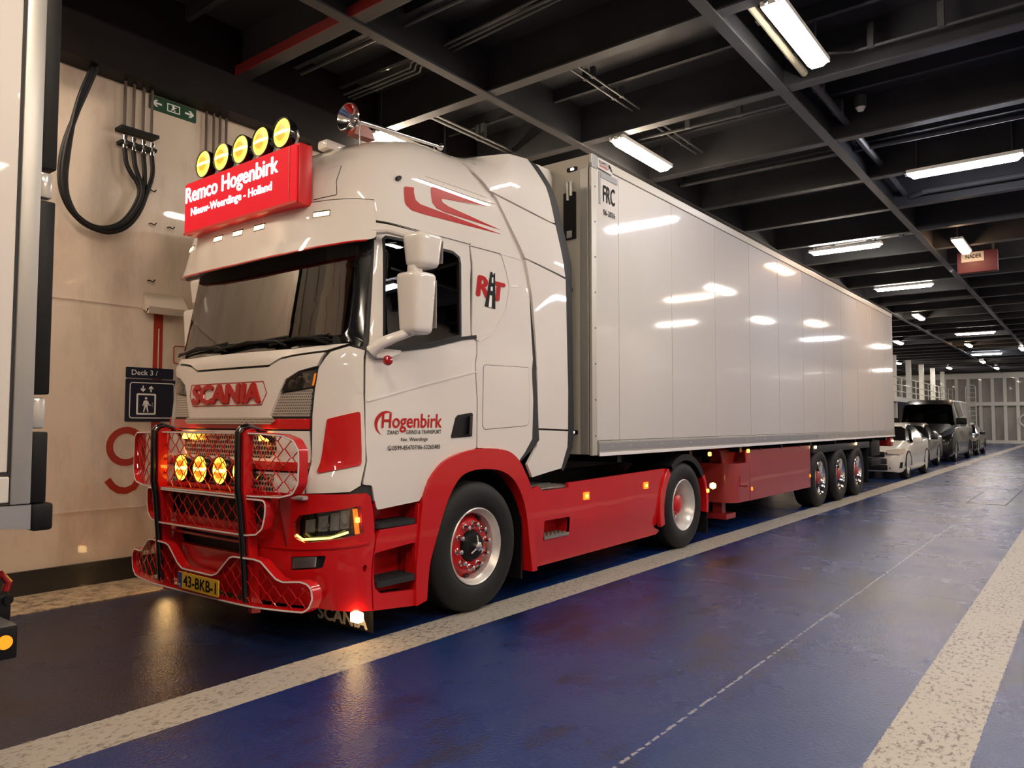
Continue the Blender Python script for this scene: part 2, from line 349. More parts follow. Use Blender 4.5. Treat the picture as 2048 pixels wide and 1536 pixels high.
# ================================================================== SETTING
XW=-3.33           # left casing wall
def floor_mat():
    m=mat('deck_blue_paint',(.008,.019,.10),.4,0,.15,.4); n,l=nt(m); b=n['Principled BSDF']; tc=n.new('ShaderNodeTexCoord')
    sp=n.new('ShaderNodeSeparateXYZ'); l.new(tc.outputs['Object'],sp.inputs[0])
    def M(op,a,b_=None,c=None):
        x=N(n,'ShaderNodeMath',operation=op)
        for i,v in enumerate((a,b_,c)):
            if v is None: continue
            if isinstance(v,(int,float)): x.inputs[i].default_value=v
            else: l.new(v,x.inputs[i])
        return x.outputs[0]
    def band(o,c,h): return M('LESS_THAN',M('ABSOLUTE',M('SUBTRACT',o,c)),h)
    wob=N(n,'ShaderNodeTexNoise',Scale=35.0,Detail=3.0); l.new(tc.outputs['Object'],wob.inputs['Vector'])
    X=M('ADD',sp.outputs['X'],M('MULTIPLY',M('SUBTRACT',wob.outputs[0],.5),.02)); Y=sp.outputs['Y']
    s1=band(X,.07,.175); s2=band(X,3.12,.18); s3=M('MULTIPLY',band(Y,36.1,.12),M('GREATER_THAN',X,.1))
    st=M('MAXIMUM',M('MAXIMUM',s1,s2),s3)
    # wear
    big=N(n,'ShaderNodeTexNoise',Scale=.55,Detail=5.0,Roughness=.65); l.new(tc.outputs['Object'],big.inputs['Vector'])
    mp=n.new('ShaderNodeMapping'); mp.inputs['Scale'].default_value=(1.6,.45,1); l.new(tc.outputs['Object'],mp.inputs[0])
    med=N(n,'ShaderNodeTexNoise',Scale=2.2,Detail=8.0,Roughness=.7); l.new(mp.outputs[0],med.inputs['Vector'])
    fine=N(n,'ShaderNodeTexNoise',Scale=55.0,Detail=4.0,Roughness=.6); l.new(tc.outputs['Object'],fine.inputs['Vector'])
    cr=n.new('ShaderNodeValToRGB'); e=cr.color_ramp.elements; e[0].position=.40; e[0].color=(.005,.012,.034,1); e[1].position=.66; e[1].color=(.010,.036,.125,1)
    x=cr.color_ramp.elements.new(.5); x.color=(.002,.025,.135,1)
    l.new(M('MULTIPLY_ADD',med.outputs[0],.5,M('MULTIPLY',big.outputs[0],.5)),cr.inputs[0])
    # white stripe with dark flecks where the paint has worn off the grit
    gr=N(n,'ShaderNodeTexNoise',Scale=38.0,Detail=5.0,Roughness=.75); mp2=n.new('ShaderNodeMapping'); mp2.inputs['Scale'].default_value=(1,.5,1); l.new(tc.outputs['Object'],mp2.inputs[0]); l.new(mp2.outputs[0],gr.inputs['Vector'])
    th=M('MULTIPLY_ADD',med.outputs[0],.26,.255)
    fk=N(n,'ShaderNodeMapRange'); l.new(M('SUBTRACT',gr.outputs[0],th),fk.inputs[0]); fk.inputs['From Min'].default_value=.0; fk.inputs['From Max'].default_value=.09
    sc=N(n,'ShaderNodeMix',data_type='RGBA'); l.new(fk.outputs[0],sc.inputs[0]); sc.inputs[6].default_value=(.14,.12,.10,1); sc.inputs[7].default_value=(.42,.39,.34,1)
    # tyre dirt trodden into the lorry lane in front of the truck
    dr=N(n,'ShaderNodeMapRange'); l.new(M('ADD',Y,M('MULTIPLY',big.outputs[0],3.0)),dr.inputs[0]); dr.inputs['From Min'].default_value=2.2; dr.inputs['From Max'].default_value=-.2
    dirt=M('MULTIPLY',M('MULTIPLY',dr.outputs[0],M('LESS_THAN',X,-.1)),.75)
    dm_=N(n,'ShaderNodeMix',data_type='RGBA'); l.new(dirt,dm_.inputs[0]); l.new(cr.outputs[0],dm_.inputs[6]); dm_.inputs[7].default_value=(.012,.013,.024,1)
    mx=N(n,'ShaderNodeMix',data_type='RGBA'); l.new(st,mx.inputs[0]); l.new(dm_.outputs[2],mx.inputs[6]); l.new(sc.outputs[2],mx.inputs[7])
    # weld seam with a broken chalk line, transverse plate joints, hatch outline
    dn=N(n,'ShaderNodeTexNoise',Scale=16.0); l.new(tc.outputs['Object'],dn.inputs['Vector'])
    sm=M('MULTIPLY',band(X,2.12,.008),M('GREATER_THAN',dn.outputs[0],.46))
    jt=M('LESS_THAN',M('ABSOLUTE',M('SUBTRACT',M('FRACT',M('MULTIPLY',Y,1/6.0)),.5)),.0022)
    m2=N(n,'ShaderNodeMix',data_type='RGBA'); l.new(M('MAXIMUM',M('MULTIPLY',sm,.7),M('MULTIPLY',jt,.16)),m2.inputs[0]); l.new(mx.outputs[2],m2.inputs[6]); m2.inputs[7].default_value=(.38,.38,.40,1)
    l.new(m2.outputs[2],b.inputs['Base Color'])
    ro=N(n,'ShaderNodeMapRange'); l.new(big.outputs[0],ro.inputs[0]); ro.inputs['From Min'].default_value=.3; ro.inputs['From Max'].default_value=.7; ro.inputs['To Min'].default_value=.17; ro.inputs['To Max'].default_value=.36
    l.new(M('MULTIPLY_ADD',st,.22,ro.outputs[0]),b.inputs['Roughness']); b.inputs['Coat Roughness'].default_value=.22
    b1=N(n,'ShaderNodeBump',Strength=1.0,Distance=.0042); l.new(fine.outputs[0],b1.inputs['Height'])
    b2=N(n,'ShaderNodeBump',Strength=.2,Distance=.02); l.new(big.outputs[0],b2.inputs['Height']); l.new(b1.outputs[0],b2.inputs['Normal'])
    l.new(b2.outputs[0],b.inputs['Normal']); l.new(b1.outputs[0],b.inputs['Coat Normal'])
    return m
FLOORM=floor_mat()
struct(MB().box(-9.5,9.5,-20,59,-.1,0).build('floor',FLOORM,smooth=0))
def wall_mat():
    m=mat('cream_wall_paint',(.60,.50,.41),.34,0,.4); n,l=nt(m); b=n['Principled BSDF']; tc=n.new('ShaderNodeTexCoord')
    mp=n.new('ShaderNodeMapping'); mp.inputs['Scale'].default_value=(1,1,.35); l.new(tc.outputs['Object'],mp.inputs[0])
    a=N(n,'ShaderNodeTexNoise',Scale=2.2,Detail=8.0,Roughness=.7); l.new(mp.outputs[0],a.inputs['Vector'])
    cr=n.new('ShaderNodeValToRGB'); e=cr.color_ramp.elements; e[0].position=.28; e[0].color=(.52,.43,.35,1); e[1].position=.55; e[1].color=(.74,.63,.52,1); l.new(a.outputs[0],cr.inputs[0])
    c=N(n,'ShaderNodeTexNoise',Scale=14.0,Detail=6.0,Roughness=.8); l.new(mp.outputs[0],c.inputs['Vector'])
    c2=n.new('ShaderNodeValToRGB'); c2.color_ramp.elements[0].position=.24; c2.color_ramp.elements[0].color=(.35,.28,.22,1); c2.color_ramp.elements[1].position=.34; c2.color_ramp.elements[1].color=(1,1,1,1); l.new(c.outputs[0],c2.inputs[0])
    mu=N(n,'ShaderNodeMix',data_type='RGBA',blend_type='MULTIPLY'); mu.inputs[0].default_value=.7; l.new(cr.outputs[0],mu.inputs[6]); l.new(c2.outputs[0],mu.inputs[7]); l.new(mu.outputs[2],b.inputs['Base Color'])
    d=N(n,'ShaderNodeTexNoise',Scale=1.1,Detail=3.0); l.new(tc.outputs['Object'],d.inputs['Vector'])
    bp=N(n,'ShaderNodeBump',Strength=.5,Distance=.05); l.new(d.outputs[0],bp.inputs['Height'])
    e2=N(n,'ShaderNodeTexNoise',Scale=60.0,Detail=3.0); l.new(tc.outputs['Object'],e2.inputs['Vector']); b3=N(n,'ShaderNodeBump',Strength=.2,Distance=.003); l.new(e2.outputs[0],b3.inputs['Height']); l.new(bp.outputs[0],b3.inputs['Normal'])
    l.new(b3.outputs[0],b.inputs['Normal']); return m
CREAM=wall_mat()
wl=struct(MB().box(XW-.15,XW,-20,27,0,4.62).build('wall_left',CREAM,smooth=0))
# weld beads, painted red stripe, painted 9
MB().box(XW,XW+.006,-20,27,2.532,2.545).box(XW,XW+.005,-20,27,.655,.668).box(XW,XW+.005,-.655,-.645,1.9,2.35).build('weld_bead',CREAM,wl,0)
wf=lambda u,v,d=0: Vector((XW+d,u,v))          # u = +Y: reads left to right for someone facing the wall
redw=mat('red_wall_paint',(.38,.03,.015),.4,0,.3)
def wpanel(name,poly,m,off=.003,th=.003,parent=None,holes=(),fn=None,step=0):
    return panel(name,poly,m,parent,fn or wf,off,th,holes,gap=0,bev=0,step=step)
R_=lambda a,b,c,d:[(a,c),(b,c),(b,d),(a,d)]
wpanel('painted_stripe',R_(-.70,-.61,1.30,2.53),redw,parent=wl)
def stroke(path,w_):
    L=[];R=[]
    for i,p in enumerate(path):
        a=Vector(path[max(0,i-1)]);b=Vector(path[min(len(path)-1,i+1)]);t=(b-a).normalized();nn=Vector((-t.y,t.x))*w_/2
        L.append(tuple(Vector(p)+nn));R.append(tuple(Vector(p)-nn))
    return L+R[::-1]
wpanel('painted_number',stroke([(-.925+.150*math.cos(t),1.225+.150*math.sin(t)) for t in [2*PI*i/28 for i in range(29)]],.062),redw,parent=wl)
wpanel('painted_number',stroke([(-.775,1.225),(-.775,1.10),(-.78,1.0),(-.80,.915),(-.845,.845),(-.915,.815),(-.985,.825),(-1.04,.862),(-1.085,.925)],.062),redw,parent=wl)
wpanel('painted_outline',rnd(R_(-.50,-.30,2.02,2.20),.03),redw,parent=wl,holes=[rnd(R_(-.492,-.308,2.028,2.192),.025)])
struct(MB().box(XW,XW+.03,-20,27,0,.205).build('baseboard_left',noisy(mat('baseboard_black',(.014,.013,.014),.35,0,.3),8,.3),smooth=0))
def diamond():
    m=mat('chequer_plate_cream',(.55,.40,.25),.38,0,.4); n,l=nt(m); b=n['Principled BSDF']; tc=n.new('ShaderNodeTexCoord')
    outs=[]
    for sg in (1,-1):
        mp=n.new('ShaderNodeMapping'); mp.inputs['Rotation'].default_value=(0,0,sg*PI/4); mp.inputs['Scale'].default_value=(1,1,1); l.new(tc.outputs['Object'],mp.inputs[0])
        br=N(n,'ShaderNodeTexBrick',Scale=26.0); br.inputs['Mortar Size'].default_value=.0; br.inputs['Brick Width'].default_value=1.6; br.inputs['Row Height'].default_value=.8; br.inputs['Color1'].default_value=(0,0,0,1); br.inputs['Color2'].default_value=(1,1,1,1)
        l.new(mp.outputs[0],br.inputs['Vector']); outs.append(br.outputs[0])
    mx=N(n,'ShaderNodeMix',data_type='RGBA',blend_type='DIFFERENCE'); mx.inputs[0].default_value=1; l.new(outs[0],mx.inputs[6]); l.new(outs[1],mx.inputs[7])
    no=N(n,'ShaderNodeTexNoise',Scale=9.0,Detail=7.0,Roughness=.8); l.new(tc.outputs['Object'],no.inputs['Vector'])
    cr=n.new('ShaderNodeValToRGB'); cr.color_ramp.elements[0].position=.38; cr.color_ramp.elements[0].color=(.13,.09,.06,1); cr.color_ramp.elements[1].position=.55; cr.color_ramp.elements[1].color=(.58,.44,.29,1); l.new(no.outputs[0],cr.inputs[0]); l.new(cr.outputs[0],b.inputs['Base Color'])
    bp=N(n,'ShaderNodeBump',Strength=1.0,Distance=.0042); l.new(mx.outputs[2],bp.inputs['Height']); l.new(bp.outputs[0],b.inputs['Normal']); return m
struct(MB().box(XW+.03,-2.64,-20,27,0,.006).build('trim_1',diamond(),smooth=0))
# ceiling: plate, transverse web frames, longitudinal girders, stiffeners
ce=struct(MB().box(-9.5,9.5,-20,59,5.5,5.6).build('ceiling',CEIL,smooth=0))
for k in range(-8,32):
    y=.03+1.86*k; x0=XW if y<27 else -9.4
    MB().box(x0,9.4,y-.07,y+.07,5.0,5.018).box(x0,9.4,y-.007,y+.007,5.018,5.5).build('deck_beam',CEIL,ce,0)
    if k==0: MB().box(XW,9.4,y-.085,y-.07,5.0,5.10).build('beam_lip',BEAMR,ce,0)
    if -1<=k<31:
        for q in (.62,1.24):
            MB().box(x0,9.4,y+q-.006,y+q+.006,5.36,5.5).box(x0,9.4,y+q-.006,y+q+.05,5.35,5.362).build('stiffener',CEIL,ce,0)
for gx in (-1.33,1.24,3.81,6.38):
    MB().box(gx-.055,gx+.055,-20,58.8,4.982,5.0).box(gx-.007,gx+.007,-20,58.8,5.0,5.5).build('girder',CEIL,ce,0)
MB().box(-6.5-.075,-6.5+.075,27,58.8,4.982,5.0).box(-6.507,-6.493,27,58.8,5.0,5.5).build('girder',CEIL,ce,0)
# hat-shaped haunch above the casing wall, its colour darkened for the unlit deckhead
struct(MB().box(XW-.15,XW+.25,-20,27,4.62,5.5).build('trim_2',noisy(mat('haunch_shaded_brown',(.010,.007,.007),.5,0,0,.2),2,.3),smooth=0))
# rear, front and right enclosure
DW=noisy(mat('far_wall_grey_cream',(.42,.40,.37),.5,0,.2),1.2,.35,stretch=(1,1,.3))
DWL=mat('far_wall_white_rib',(.78,.76,.70),.45,0,.2)
wfar=struct(MB().box(-9.5,9.5,58.9,59.1,0,5.5).build('wall_far',DW,smooth=0))
x=-8.6
while x<9.3:
    MB().box(x-.10,x+.10,58.55,58.9,0,4.65).build('rib',DWL,wfar,0); x+=.74
MB().box(-9.4,9.4,58.5,58.56,2.66,2.92).box(-9.4,9.4,58.45,58.56,4.6,5.0).box(-9.4,9.4,58.5,58.56,0,.22).build('stringer',DWL,wfar,0)
MB().tube([(.02+.42*math.cos(t),58.5,1.62+.42*math.sin(t)) for t in [2*PI*i/20 for i in range(20)]],.06,8,True).build('ring_bolt_plate',DWL,wfar)
struct(MB().box(9.4,9.6,-20,59,0,5.5).build('wall_right',CREAM,smooth=0))
struct(MB().box(-9.5,9.5,-20.1,-20,0,5.5).build('wall_front',CREAM,smooth=0))
struct(MB().box(-9.6,-9.4,27,59,0,5.5).build('wall_left_far',CREAM,smooth=0))
struct(MB().box(-9.5,XW-.15,26.8,27,0,5.5).build('wall_recess',CREAM,smooth=0))
hatch=mat('hatch_groove',(.01,.01,.015),.5)
struct(panel('trim_3',R_(1.86,2.48,11.6,15.4),hatch,None,lambda u,v,d=0:Vector((u,v,.003+d)),0,.002,[R_(1.875,2.465,11.63,15.37)],gap=0,bev=0,step=0))
# mezzanine at the left behind the cars
mz=thing('mezzanine','cream side platform with tubular railing beyond the parked van','platform',(-6.6,45,0))
MB().box(-9.35,-4.3,34,58.3,2.55,2.8).build('platform_deck',DWL,mz,0)
for y in (35,39,43,47,51,55): MB().box(-4.65,-4.4,y-.12,y+.12,0,5.0).build('column',DWL,mz,0)
for z in (3.1,3.45,3.85): MB().tube([(-4.33,34,z),(-4.33,58,z)],.025,8).build('rail',DWL,mz)
for y in range(34,59,2): MB().cyl((-4.33,y,2.8),(-4.33,y,3.86),.022,n=8).build('baluster',DWL,mz)
for o in KIDS(mz): o.location=(6.6,-45,0)
ldr=thing('ladder_hoop','white hooped ladder standing beside the far end wall','ladder',(-3.4,57,0))
b=MB()
for s in (0,.6):
    b.tube([(s,0,0),(s,0,3.9),(s+(.05 if s==0 else -.05),0,4.05)],.03,8)
for i in range(12): b.tube([(0,0,.35+.32*i),(.6,0,.35+.32*i)],.018,6)
b.tube([(.05,0,4.05),(.3,0,4.12),(.55,0,4.05)],.03,8)
b.build('ladder_frame',DWL,ldr)
# ---------------------------------------------------------------- ceiling lights
def lamp(x,y,ax,m,label,L=1.36,z=4.90,group=None):
    t=thing('ceiling_light',label,'ceiling light',(x,y,5.0),group)
    def fn(u,v,d): return Vector((v,u,d)) if ax=='Y' else Vector((u,v,d))
    h=L/2; z0=z-5.0
    MB().prism([(-h,-.10),(h,-.10),(h,.10),(-h,.10)],fn,z0+.055,z0+.10).build('housing',DWL,t,0)
    # tapered trough diffuser
    A=[(-h+.02,-.085),(h-.02,-.085),(h-.02,.085),(-h+.02,.085)];B=[(-h+.07,-.055),(h-.07,-.055),(h-.07,.055),(-h+.07,.055)]
    V=[fn(u,v,z0+.055) for u,v in A]+[fn(u,v,z0) for u,v in B]
    MB().add(V,[[4,5,6,7],[0,1,5,4],[1,2,6,5],[2,3,7,6],[3,0,4,7]]).build('diffuser',m,t,0)
    for s in (-1,1):
        p=fn(s*(h-.12),0,z0+.10); MB().cyl(p,p+Vector((0,0,.49-.0)),.012,n=6).build('hanger',PIPE,t)
        p=fn(-h-.03,s*.045,z0+.075); q=fn(-h+.02,s*.045,z0+.075); MB().cyl(p,q,.02,n=10).build('cable_gland',GALV,t)
    return t
LL=[(1.74,2.60,'Y',L_NEUT,'ceiling light lengthwise at the top right, nearest and largest in view'),
(-.80,4.42,'Y',L_WARM,'ceiling light hanging just above the front corner of the white trailer'),
(-3.02,2.45,'Y',L_WARM,'ceiling light half hidden behind the truck roof below the horn'),
(2.45,7.44,'X',L_COOL,'cool white crosswise light strip cut by the right picture edge'),
(-.10,11.62,'X',L_NEUT,'crosswise ceiling light above the middle of the long white trailer'),
(-.03,17.05,'X',L_NEUT,'crosswise ceiling light above the rear end of the white trailer'),
(1.78,12.8,'Y',L_ORNG,'orange tinted lengthwise light above the red container box sign'),
(-.74,23.4,'Y',L_WARM,'short warm light just beyond the top rear corner of the trailer'),
(-2.9,31.7,'Y',L_NEUT,'small round-looking light right of the trailer edge near the mezzanine'),
(.17,29.7,'X',L_NEUT,'crosswise light strip high above the black van'),
(-.64,34.9,'Y',L_ORNG,'small orange light below the strip above the black van'),
(-.49,40.4,'X',L_COOL,'farthest cool white crosswise strip before the end wall'),
(-1.23,46.0,'Y',L_WARM,'tiny far light just below the farthest cool strip'),
(-5.3,44.2,'Y',L_NEUT,'far light over the railed side platform'),
(-3.5,50.5,'Y',L_NEUT,'far light near the left corner of the end wall'),
(-1.1,52.3,'Y',L_NEUT,'far light close in front of the middle of the end wall'),
(1.13,38.3,'Y',L_NEUT,'small far light at the right picture edge')]
for a in LL: lamp(a[0],a[1],a[2],a[3],a[4])
for i,(x,y,ax,m) in enumerate([(1.75,-6.6,'Y',L_WARM),(-2.7,-3.1,'Y',L_WARM),(-2.2,-4.9,'Y',L_WARM),(4.7,-2.9,'Y',L_WARM),(-2.9,-7.0,'Y',L_WARM),(2.0,-3.2,'X',L_WARM),(4.4,-5.0,'X',L_WARM),(4.6,-1.2,'X',L_NEUT),(5.1,3.6,'Y',L_NEUT),(5.1,9.0,'Y',L_NEUT),(7.8,5.8,'X',L_COOL),(5.1,15.2,'X',L_WARM),(7.8,12.8,'Y',L_COOL),(5.1,21,'Y',L_NEUT),(7.8,20,'X',L_NEUT),(5.1,28,'X',L_COOL),(4.9,-10.5,'X',L_NEUT),(7.9,-1.2,'Y',L_WARM),(3.9,44,'X',L_NEUT),(3.9,14.5,'Y',L_NEUT),(3.9,23,'Y',L_WARM),(3.9,33,'Y',L_NEUT),(3.8,56.5,'Y',L_NEUT),(3.6,53.5,'X',L_NEUT),(-7,50,'Y',L_NEUT),(7,50,'X',L_NEUT),(-7,38,'Y',L_NEUT)]):  # unseen lamps added out of view to light truck side, wall and far end
    lamp(x,y,ax,m,'unseen ceiling light added out of view to brighten truck, wall and deck',group='unseen added deck lights')
# ---------------------------------------------------------------- pipes and ducts under the deck
def pipe(name,label,pts,r,m,cat='pipe',clips=(),group=None):
    t=thing(name,label,cat,pts[0],group); o=Vector(pts[0]); P=[Vector(p)-o for p in pts]
    # the run is interrupted where it is threaded through a web of the deck frames
    D=[]
    for a,b_ in zip(P,P[1:]):
        k=max(1,int((b_-a).length/.02)); D+=[a.lerp(b_,i/k) for i in range(k)]
    D.append(P[-1]); run=[]
    def hit(q):
        q=q+o; ky=(q.y-.03)/1.86
        return q.z>4.96 and (abs(ky-round(ky))*1.86<.02+(.09 if q.z<5.04+r else 0) or any(abs(q.x-g)<.02+(.08 if q.z<5.03+r else 0) for g in (-1.33,1.24,3.81,6.38)))
    def emit(run):
        if len(run)>4:
            R=[run[0]]+[run[i] for i in range(1,len(run)-1) if (run[i]-run[i-1]).angle(run[i+1]-run[i])>.02]+[run[-1]]
            MB().tube(R,r,10).build('pipe_run',m,t)
    for q in D:
        if hit(q): emit(run); run=[]
        else: run.append(q)
    emit(run)
    for (x,y,z) in clips:
        p=Vector((x,y,z))-o; MB().box(p.x-r-.012,p.x+r+.012,p.y-r-.012,p.y+r+.012,p.z-.012,min(p.z+.25,5.348-o.z)).build('pipe_clip',PIPE,t,0)
    return t
pipe('ceiling_pipe','cream pipe running lengthwise beside the nearest ceiling light',[(1.50,1.98,5.10),(1.48,3.68,5.10)],.038,mat('pipe_cream',(.55,.50,.36),.4),clips=[(1.49,2.4,5.10),(1.49,3.2,5.10)])
pipe('ceiling_pipe','dark pipe running lengthwise along the girder beyond the first light',[(1.42,3.86,5.20),(1.42,9.2,5.20)],.045,PIPE,clips=[(1.42,4.4,5.2),(1.42,6.1,5.2),(1.42,8,5.2),(1.42,5.2,5.2)])
pipe('conduit','thin conduit crossing from the nearest light toward the right edge',[(1.8,3.30,5.06),(2.0,3.55,5.12),(9.2,3.55,5.12)],.016,PIPE,'conduit',clips=[(2.15,3.55,5.12),(2.75,3.55,5.12),(3.5,3.55,5.12)])
pipe('ceiling_pipe','dark thick pipe crossing behind the cool white light strip',[(1.50,9.3,5.15),(1.7,9.12,5.15),(9.2,9.02,5.15)],.045,PIPE)
for dx in (0,.10): pipe('conduit','one of two thin parallel conduits above the front of the trailer',[(-.56+dx,1.95,5.24),(-.56+dx,5.55,5.24)],.012,GALV,'conduit',clips=[(-.56+dx,2.65,5.24),(-.56+dx,3.27,5.24),(-.56+dx,5.1,5.24)],group='parallel conduits above the trailer front')
for dx in (0,.09): pipe('conduit','one of two thin parallel pipes above the truck roof deflector',[(-2.50+dx,1.95,5.16),(-2.50+dx,3.7,5.16)],.017,GALV,'conduit',clips=[(-2.5+dx,2.2,5.16),(-2.5+dx,3.1,5.16)],group='parallel pipes above the deflector')
pipe('conduit','thin conduit crossing right of the light above the trailer corner',[(-.76,4.20,5.08),(-.2,4.40,5.15),(1.1,4.42,5.15)],.02,PIPE,'conduit',clips=[(-.15,4.4,5.15),(.5,4.42,5.15)])
for i,dx in enumerate((0,.07,.14)): pipe('conduit','dark conduit in the run crossing the ceiling above the horn',[(-3.0,1.28+dx,5.25),(-1.9,1.28+dx,5.25),(-1.8,1.2+dx,5.25),(.9,1.0+dx,5.25)],.014,PIPE,'conduit',group='conduits crossing above the horn')
pipe('conduit','dark conduit along the deck beam above the roof sign',[(-2.9,.62,5.22),(9.0,.62,5.22)],.02,PIPE,'conduit')
pipe('ceiling_pipe','dark pipe crossing the bay beyond the middle girder',[(-3.0,6.6,5.2),(9.2,6.75,5.2)],.03,PIPE)
pipe('ceiling_pipe','bright galvanised pipe above the light over the trailer middle',[(-.9,12.3,5.2),(1.1,12.35,5.25)],.03,GALV,clips=[(-.5,12.3,5.2),(.2,12.3,5.2),(.8,12.3,5.2)])
sm=thing('smoke_detector','small round white smoke detector under the dark deck','smoke detector',(1.66,5.28,5.35)); MB().cyl((0,0,-.12),(0,0,-.16),.055,.035,20).build('sensor_head',DWL,sm); MB().cyl((0,0,.02),(0,0,-.12),.065,n=20).build('mounting_base',PIPE,sm)
# dark red box sign hanging far back
rs=thing('hanging_sign','dark red box with a pale label hanging under the far deck','sign',(1.93,13.9,4.98))
MB().box(-.36,.36,-.08,.08,-.40,.05,bev=.02).build('sign_box',mat('sign_box_red',(.06,.005,.012),.6),rs)
MB().box(-.28,.12,-.088,-.08,-.17,.03).build('label_plate',mat('label_pale',(.35,.33,.31),.6),rs,0)
for q in (-.28,.28): MB().box(q-.02,q+.02,-.02,.02,.045,.515).build('hanger',PIPE,rs,0)
text('sign_lettering','NADER',TXTB,rs,plane_fn((0,-.088,0),(1,0,0),(0,0,1)),-.20,.08,-.10,-.02,.001,0,.03)
# ---------------------------------------------------------------- left wall fittings
def wsign(name,label,y0,y1,z0,z1,m,t=.012):
    o=thing(name,label,'sign',(XW,(y0+y1)/2,z0)); P=rnd(R_(y0,y1,z0,z1),.012)
    fn=lambda u,v,d=0: Vector((d,u-(y0+y1)/2,v-z0)); return o,fn,panel('sign_board',P,m,o,fn,t,t,gap=0,bev=0,step=0)
o,fn,_=wsign('deck_sign','navy sign reading Deck 3 on the cream wall left of the truck',-.95,-.50,1.865,1.965,NAVY)
text('sign_lettering','Deck 3 /',TXTW,o,fn,-.90,-.655,1.893,1.942,.0135,0,.005)
o,fn,_=wsign('lift_sign','navy lift pictogram sign with a person and two arrows on the wall',-.95,-.45,1.455,1.855,NAVY)
fr=rnd(R_(-.915,-.485,1.485,1.825),.03); panel('border_line',fr,TXTW,o,fn,.0135,0,[inset(fr,.008)],gap=0,bev=0,step=0)
fr=R_(-.85,-.665,1.52,1.72); panel('lift_frame',rnd(fr,.014),TXTW,o,fn,.0135,0,[rnd(inset(fr,.016),.006)],gap=0,bev=0,step=0)
def arrow(cx,cz,s,m=TXTW,pr=None,f=None,sc=1.,rot=0,off=.0135):
    P=[(-.006,-.03),(.006,-.03),(.006,.008),(.02,-.008),(.022,.008),(0,.03),(-.022,.008),(-.02,-.008),(-.006,.008)]
    c,si=math.cos(rot),math.sin(rot); Q=[(cx+(x*c-y*s*si)*sc,cz+(x*si+y*s*c)*sc) for x,y in P]
    return panel('arrow',Q,m,pr or o,f or fn,off,0,gap=0,bev=0,step=0)
arrow(-.79,1.765,-1); arrow(-.715,1.765,1)
man=[(-.775,1.655),(-.745,1.655),(-.737,1.64),(-.728,1.615),(-.712,1.615),(-.712,1.608),(-.733,1.606),(-.744,1.625),(-.744,1.60),(-.735,1.545),(-.745,1.545),(-.757,1.592),(-.762,1.592),(-.775,1.545),(-.786,1.545),(-.775,1.60),(-.775,1.63),(-.787,1.60),(-.793,1.603),(-.783,1.645)]
panel('pictogram',man,TXTW,o,fn,.0135,0,gap=0,bev=0,step=0); panel('pictogram',[(-.760+.012*math.cos(t),1.675+.012*math.sin(t)) for t in [PI*i/6 for i in range(12)]],TXTW,o,fn,.0135,0,gap=0,bev=0,step=0)
for z in (1.60,1.615,1.63): panel('pictogram',R_(-.703,-.696,z-.003,z+.003),TXTW,o,fn,.0135,0,gap=0,bev=0,step=0)
o,fn,_=wsign('exit_sign','dim green exit sign with two arrows high on the wall',-.80,-.33,4.47,4.61,GREEN)
arrow(-.73,4.54,1,rot=PI/2,sc=1.6); arrow(-.40,4.54,1,rot=-PI/2,sc=1.6)
panel('pictogram',R_(-.63,-.50,4.50,4.58),TXTW,o,fn,.0135,0,[R_(-.62,-.51,4.51,4.57)],gap=0,bev=0,step=0)
man2=[(-.585,4.565),(-.565,4.57),(-.55,4.555),(-.535,4.56),(-.535,4.553),(-.552,4.545),(-.56,4.535),(-.545,4.52),(-.548,4.512),(-.57,4.53),(-.585,4.515),(-.592,4.52),(-.575,4.545)]
panel('pictogram',man2,TXTW,o,fn,.0135,0,gap=0,bev=0,step=0)
o=thing('wall_hood','small cream metal hood bracket above the red stripe','bracket',(XW,-.62,2.52))
b=MB(); b.prism([(0,0),(.10,-.03),(.13,0),(.13,.02),(0,.17)],lambda u,v,d:Vector((u,d,v)),-.19,.20); b.box(.09,.13,-.19,.20,-.045,0)
b.build('hood_body',mat('hood_cream',(.45,.38,.31),.5),o,0)
# manifold with hydraulic pipes and hanging hose loops
mf=thing('pipe_manifold','row of hydraulic pipes with couplings high on the cream wall','pipes',(XW,-.93,4.0))
for i,dy in enumerate((-.13,-.05,.04,.12)):
    MB().tube([(.08,dy,.16),(.08,dy,.68)],.014,8).build('pipe',mat('pipe_brown',(.10,.07,.06),.5) if i==0 else bpy.data.materials['pipe_brown'],mf)
    MB().cyl((.10,dy,-.02),(.10,dy,.10),.022,n=12).cyl((.10,dy,.02),(.10,dy,.055),.030,n=6).build('coupling',CHROME,mf)
MB().box(0,.14,-.18,.17,.15,.18).box(.02,.12,-.17,.16,.02,.05).build('mounting_rail',BLACK,mf,0)
hp=[(-1.36,4.62),(-1.48,4.25),(-1.575,3.85),(-1.60,3.50),(-1.53,3.30),(-1.42,3.20),(-1.30,3.165),(-1.19,3.175),(-1.06,3.25),(-.95,3.42),(-.89,3.62)]
hb=thing('hose_bundle','loop of black hoses hanging from the deckhead down the cream wall','hoses',(XW+.13,-1.36,4.62)); HB=Vector(hb.location)
for i,dy in enumerate((-1.06,-.98,-.89,-.81)):
    pts=[(XW+.13+.03*(i%2),y+(.012*(i-1.5)) +(-.03*(i-1.5) if z>4.2 else 0),z-.012*(i-1.5)) for y,z in hp]+[(XW+.12,dy+.01,3.80),(XW+.10,dy,3.975)]
    # smooth
    Q=[Vector(p) for p in pts]
    for _ in range(2):
        Q=[Q[0]]+[q for a,b_ in zip(Q,Q[1:]) for q in (a*.75+b_*.25,a*.25+b_*.75)]+[Q[-1]]
    MB().tube([q-HB for q in Q],.021,10).build('hose',BLACK,hb)
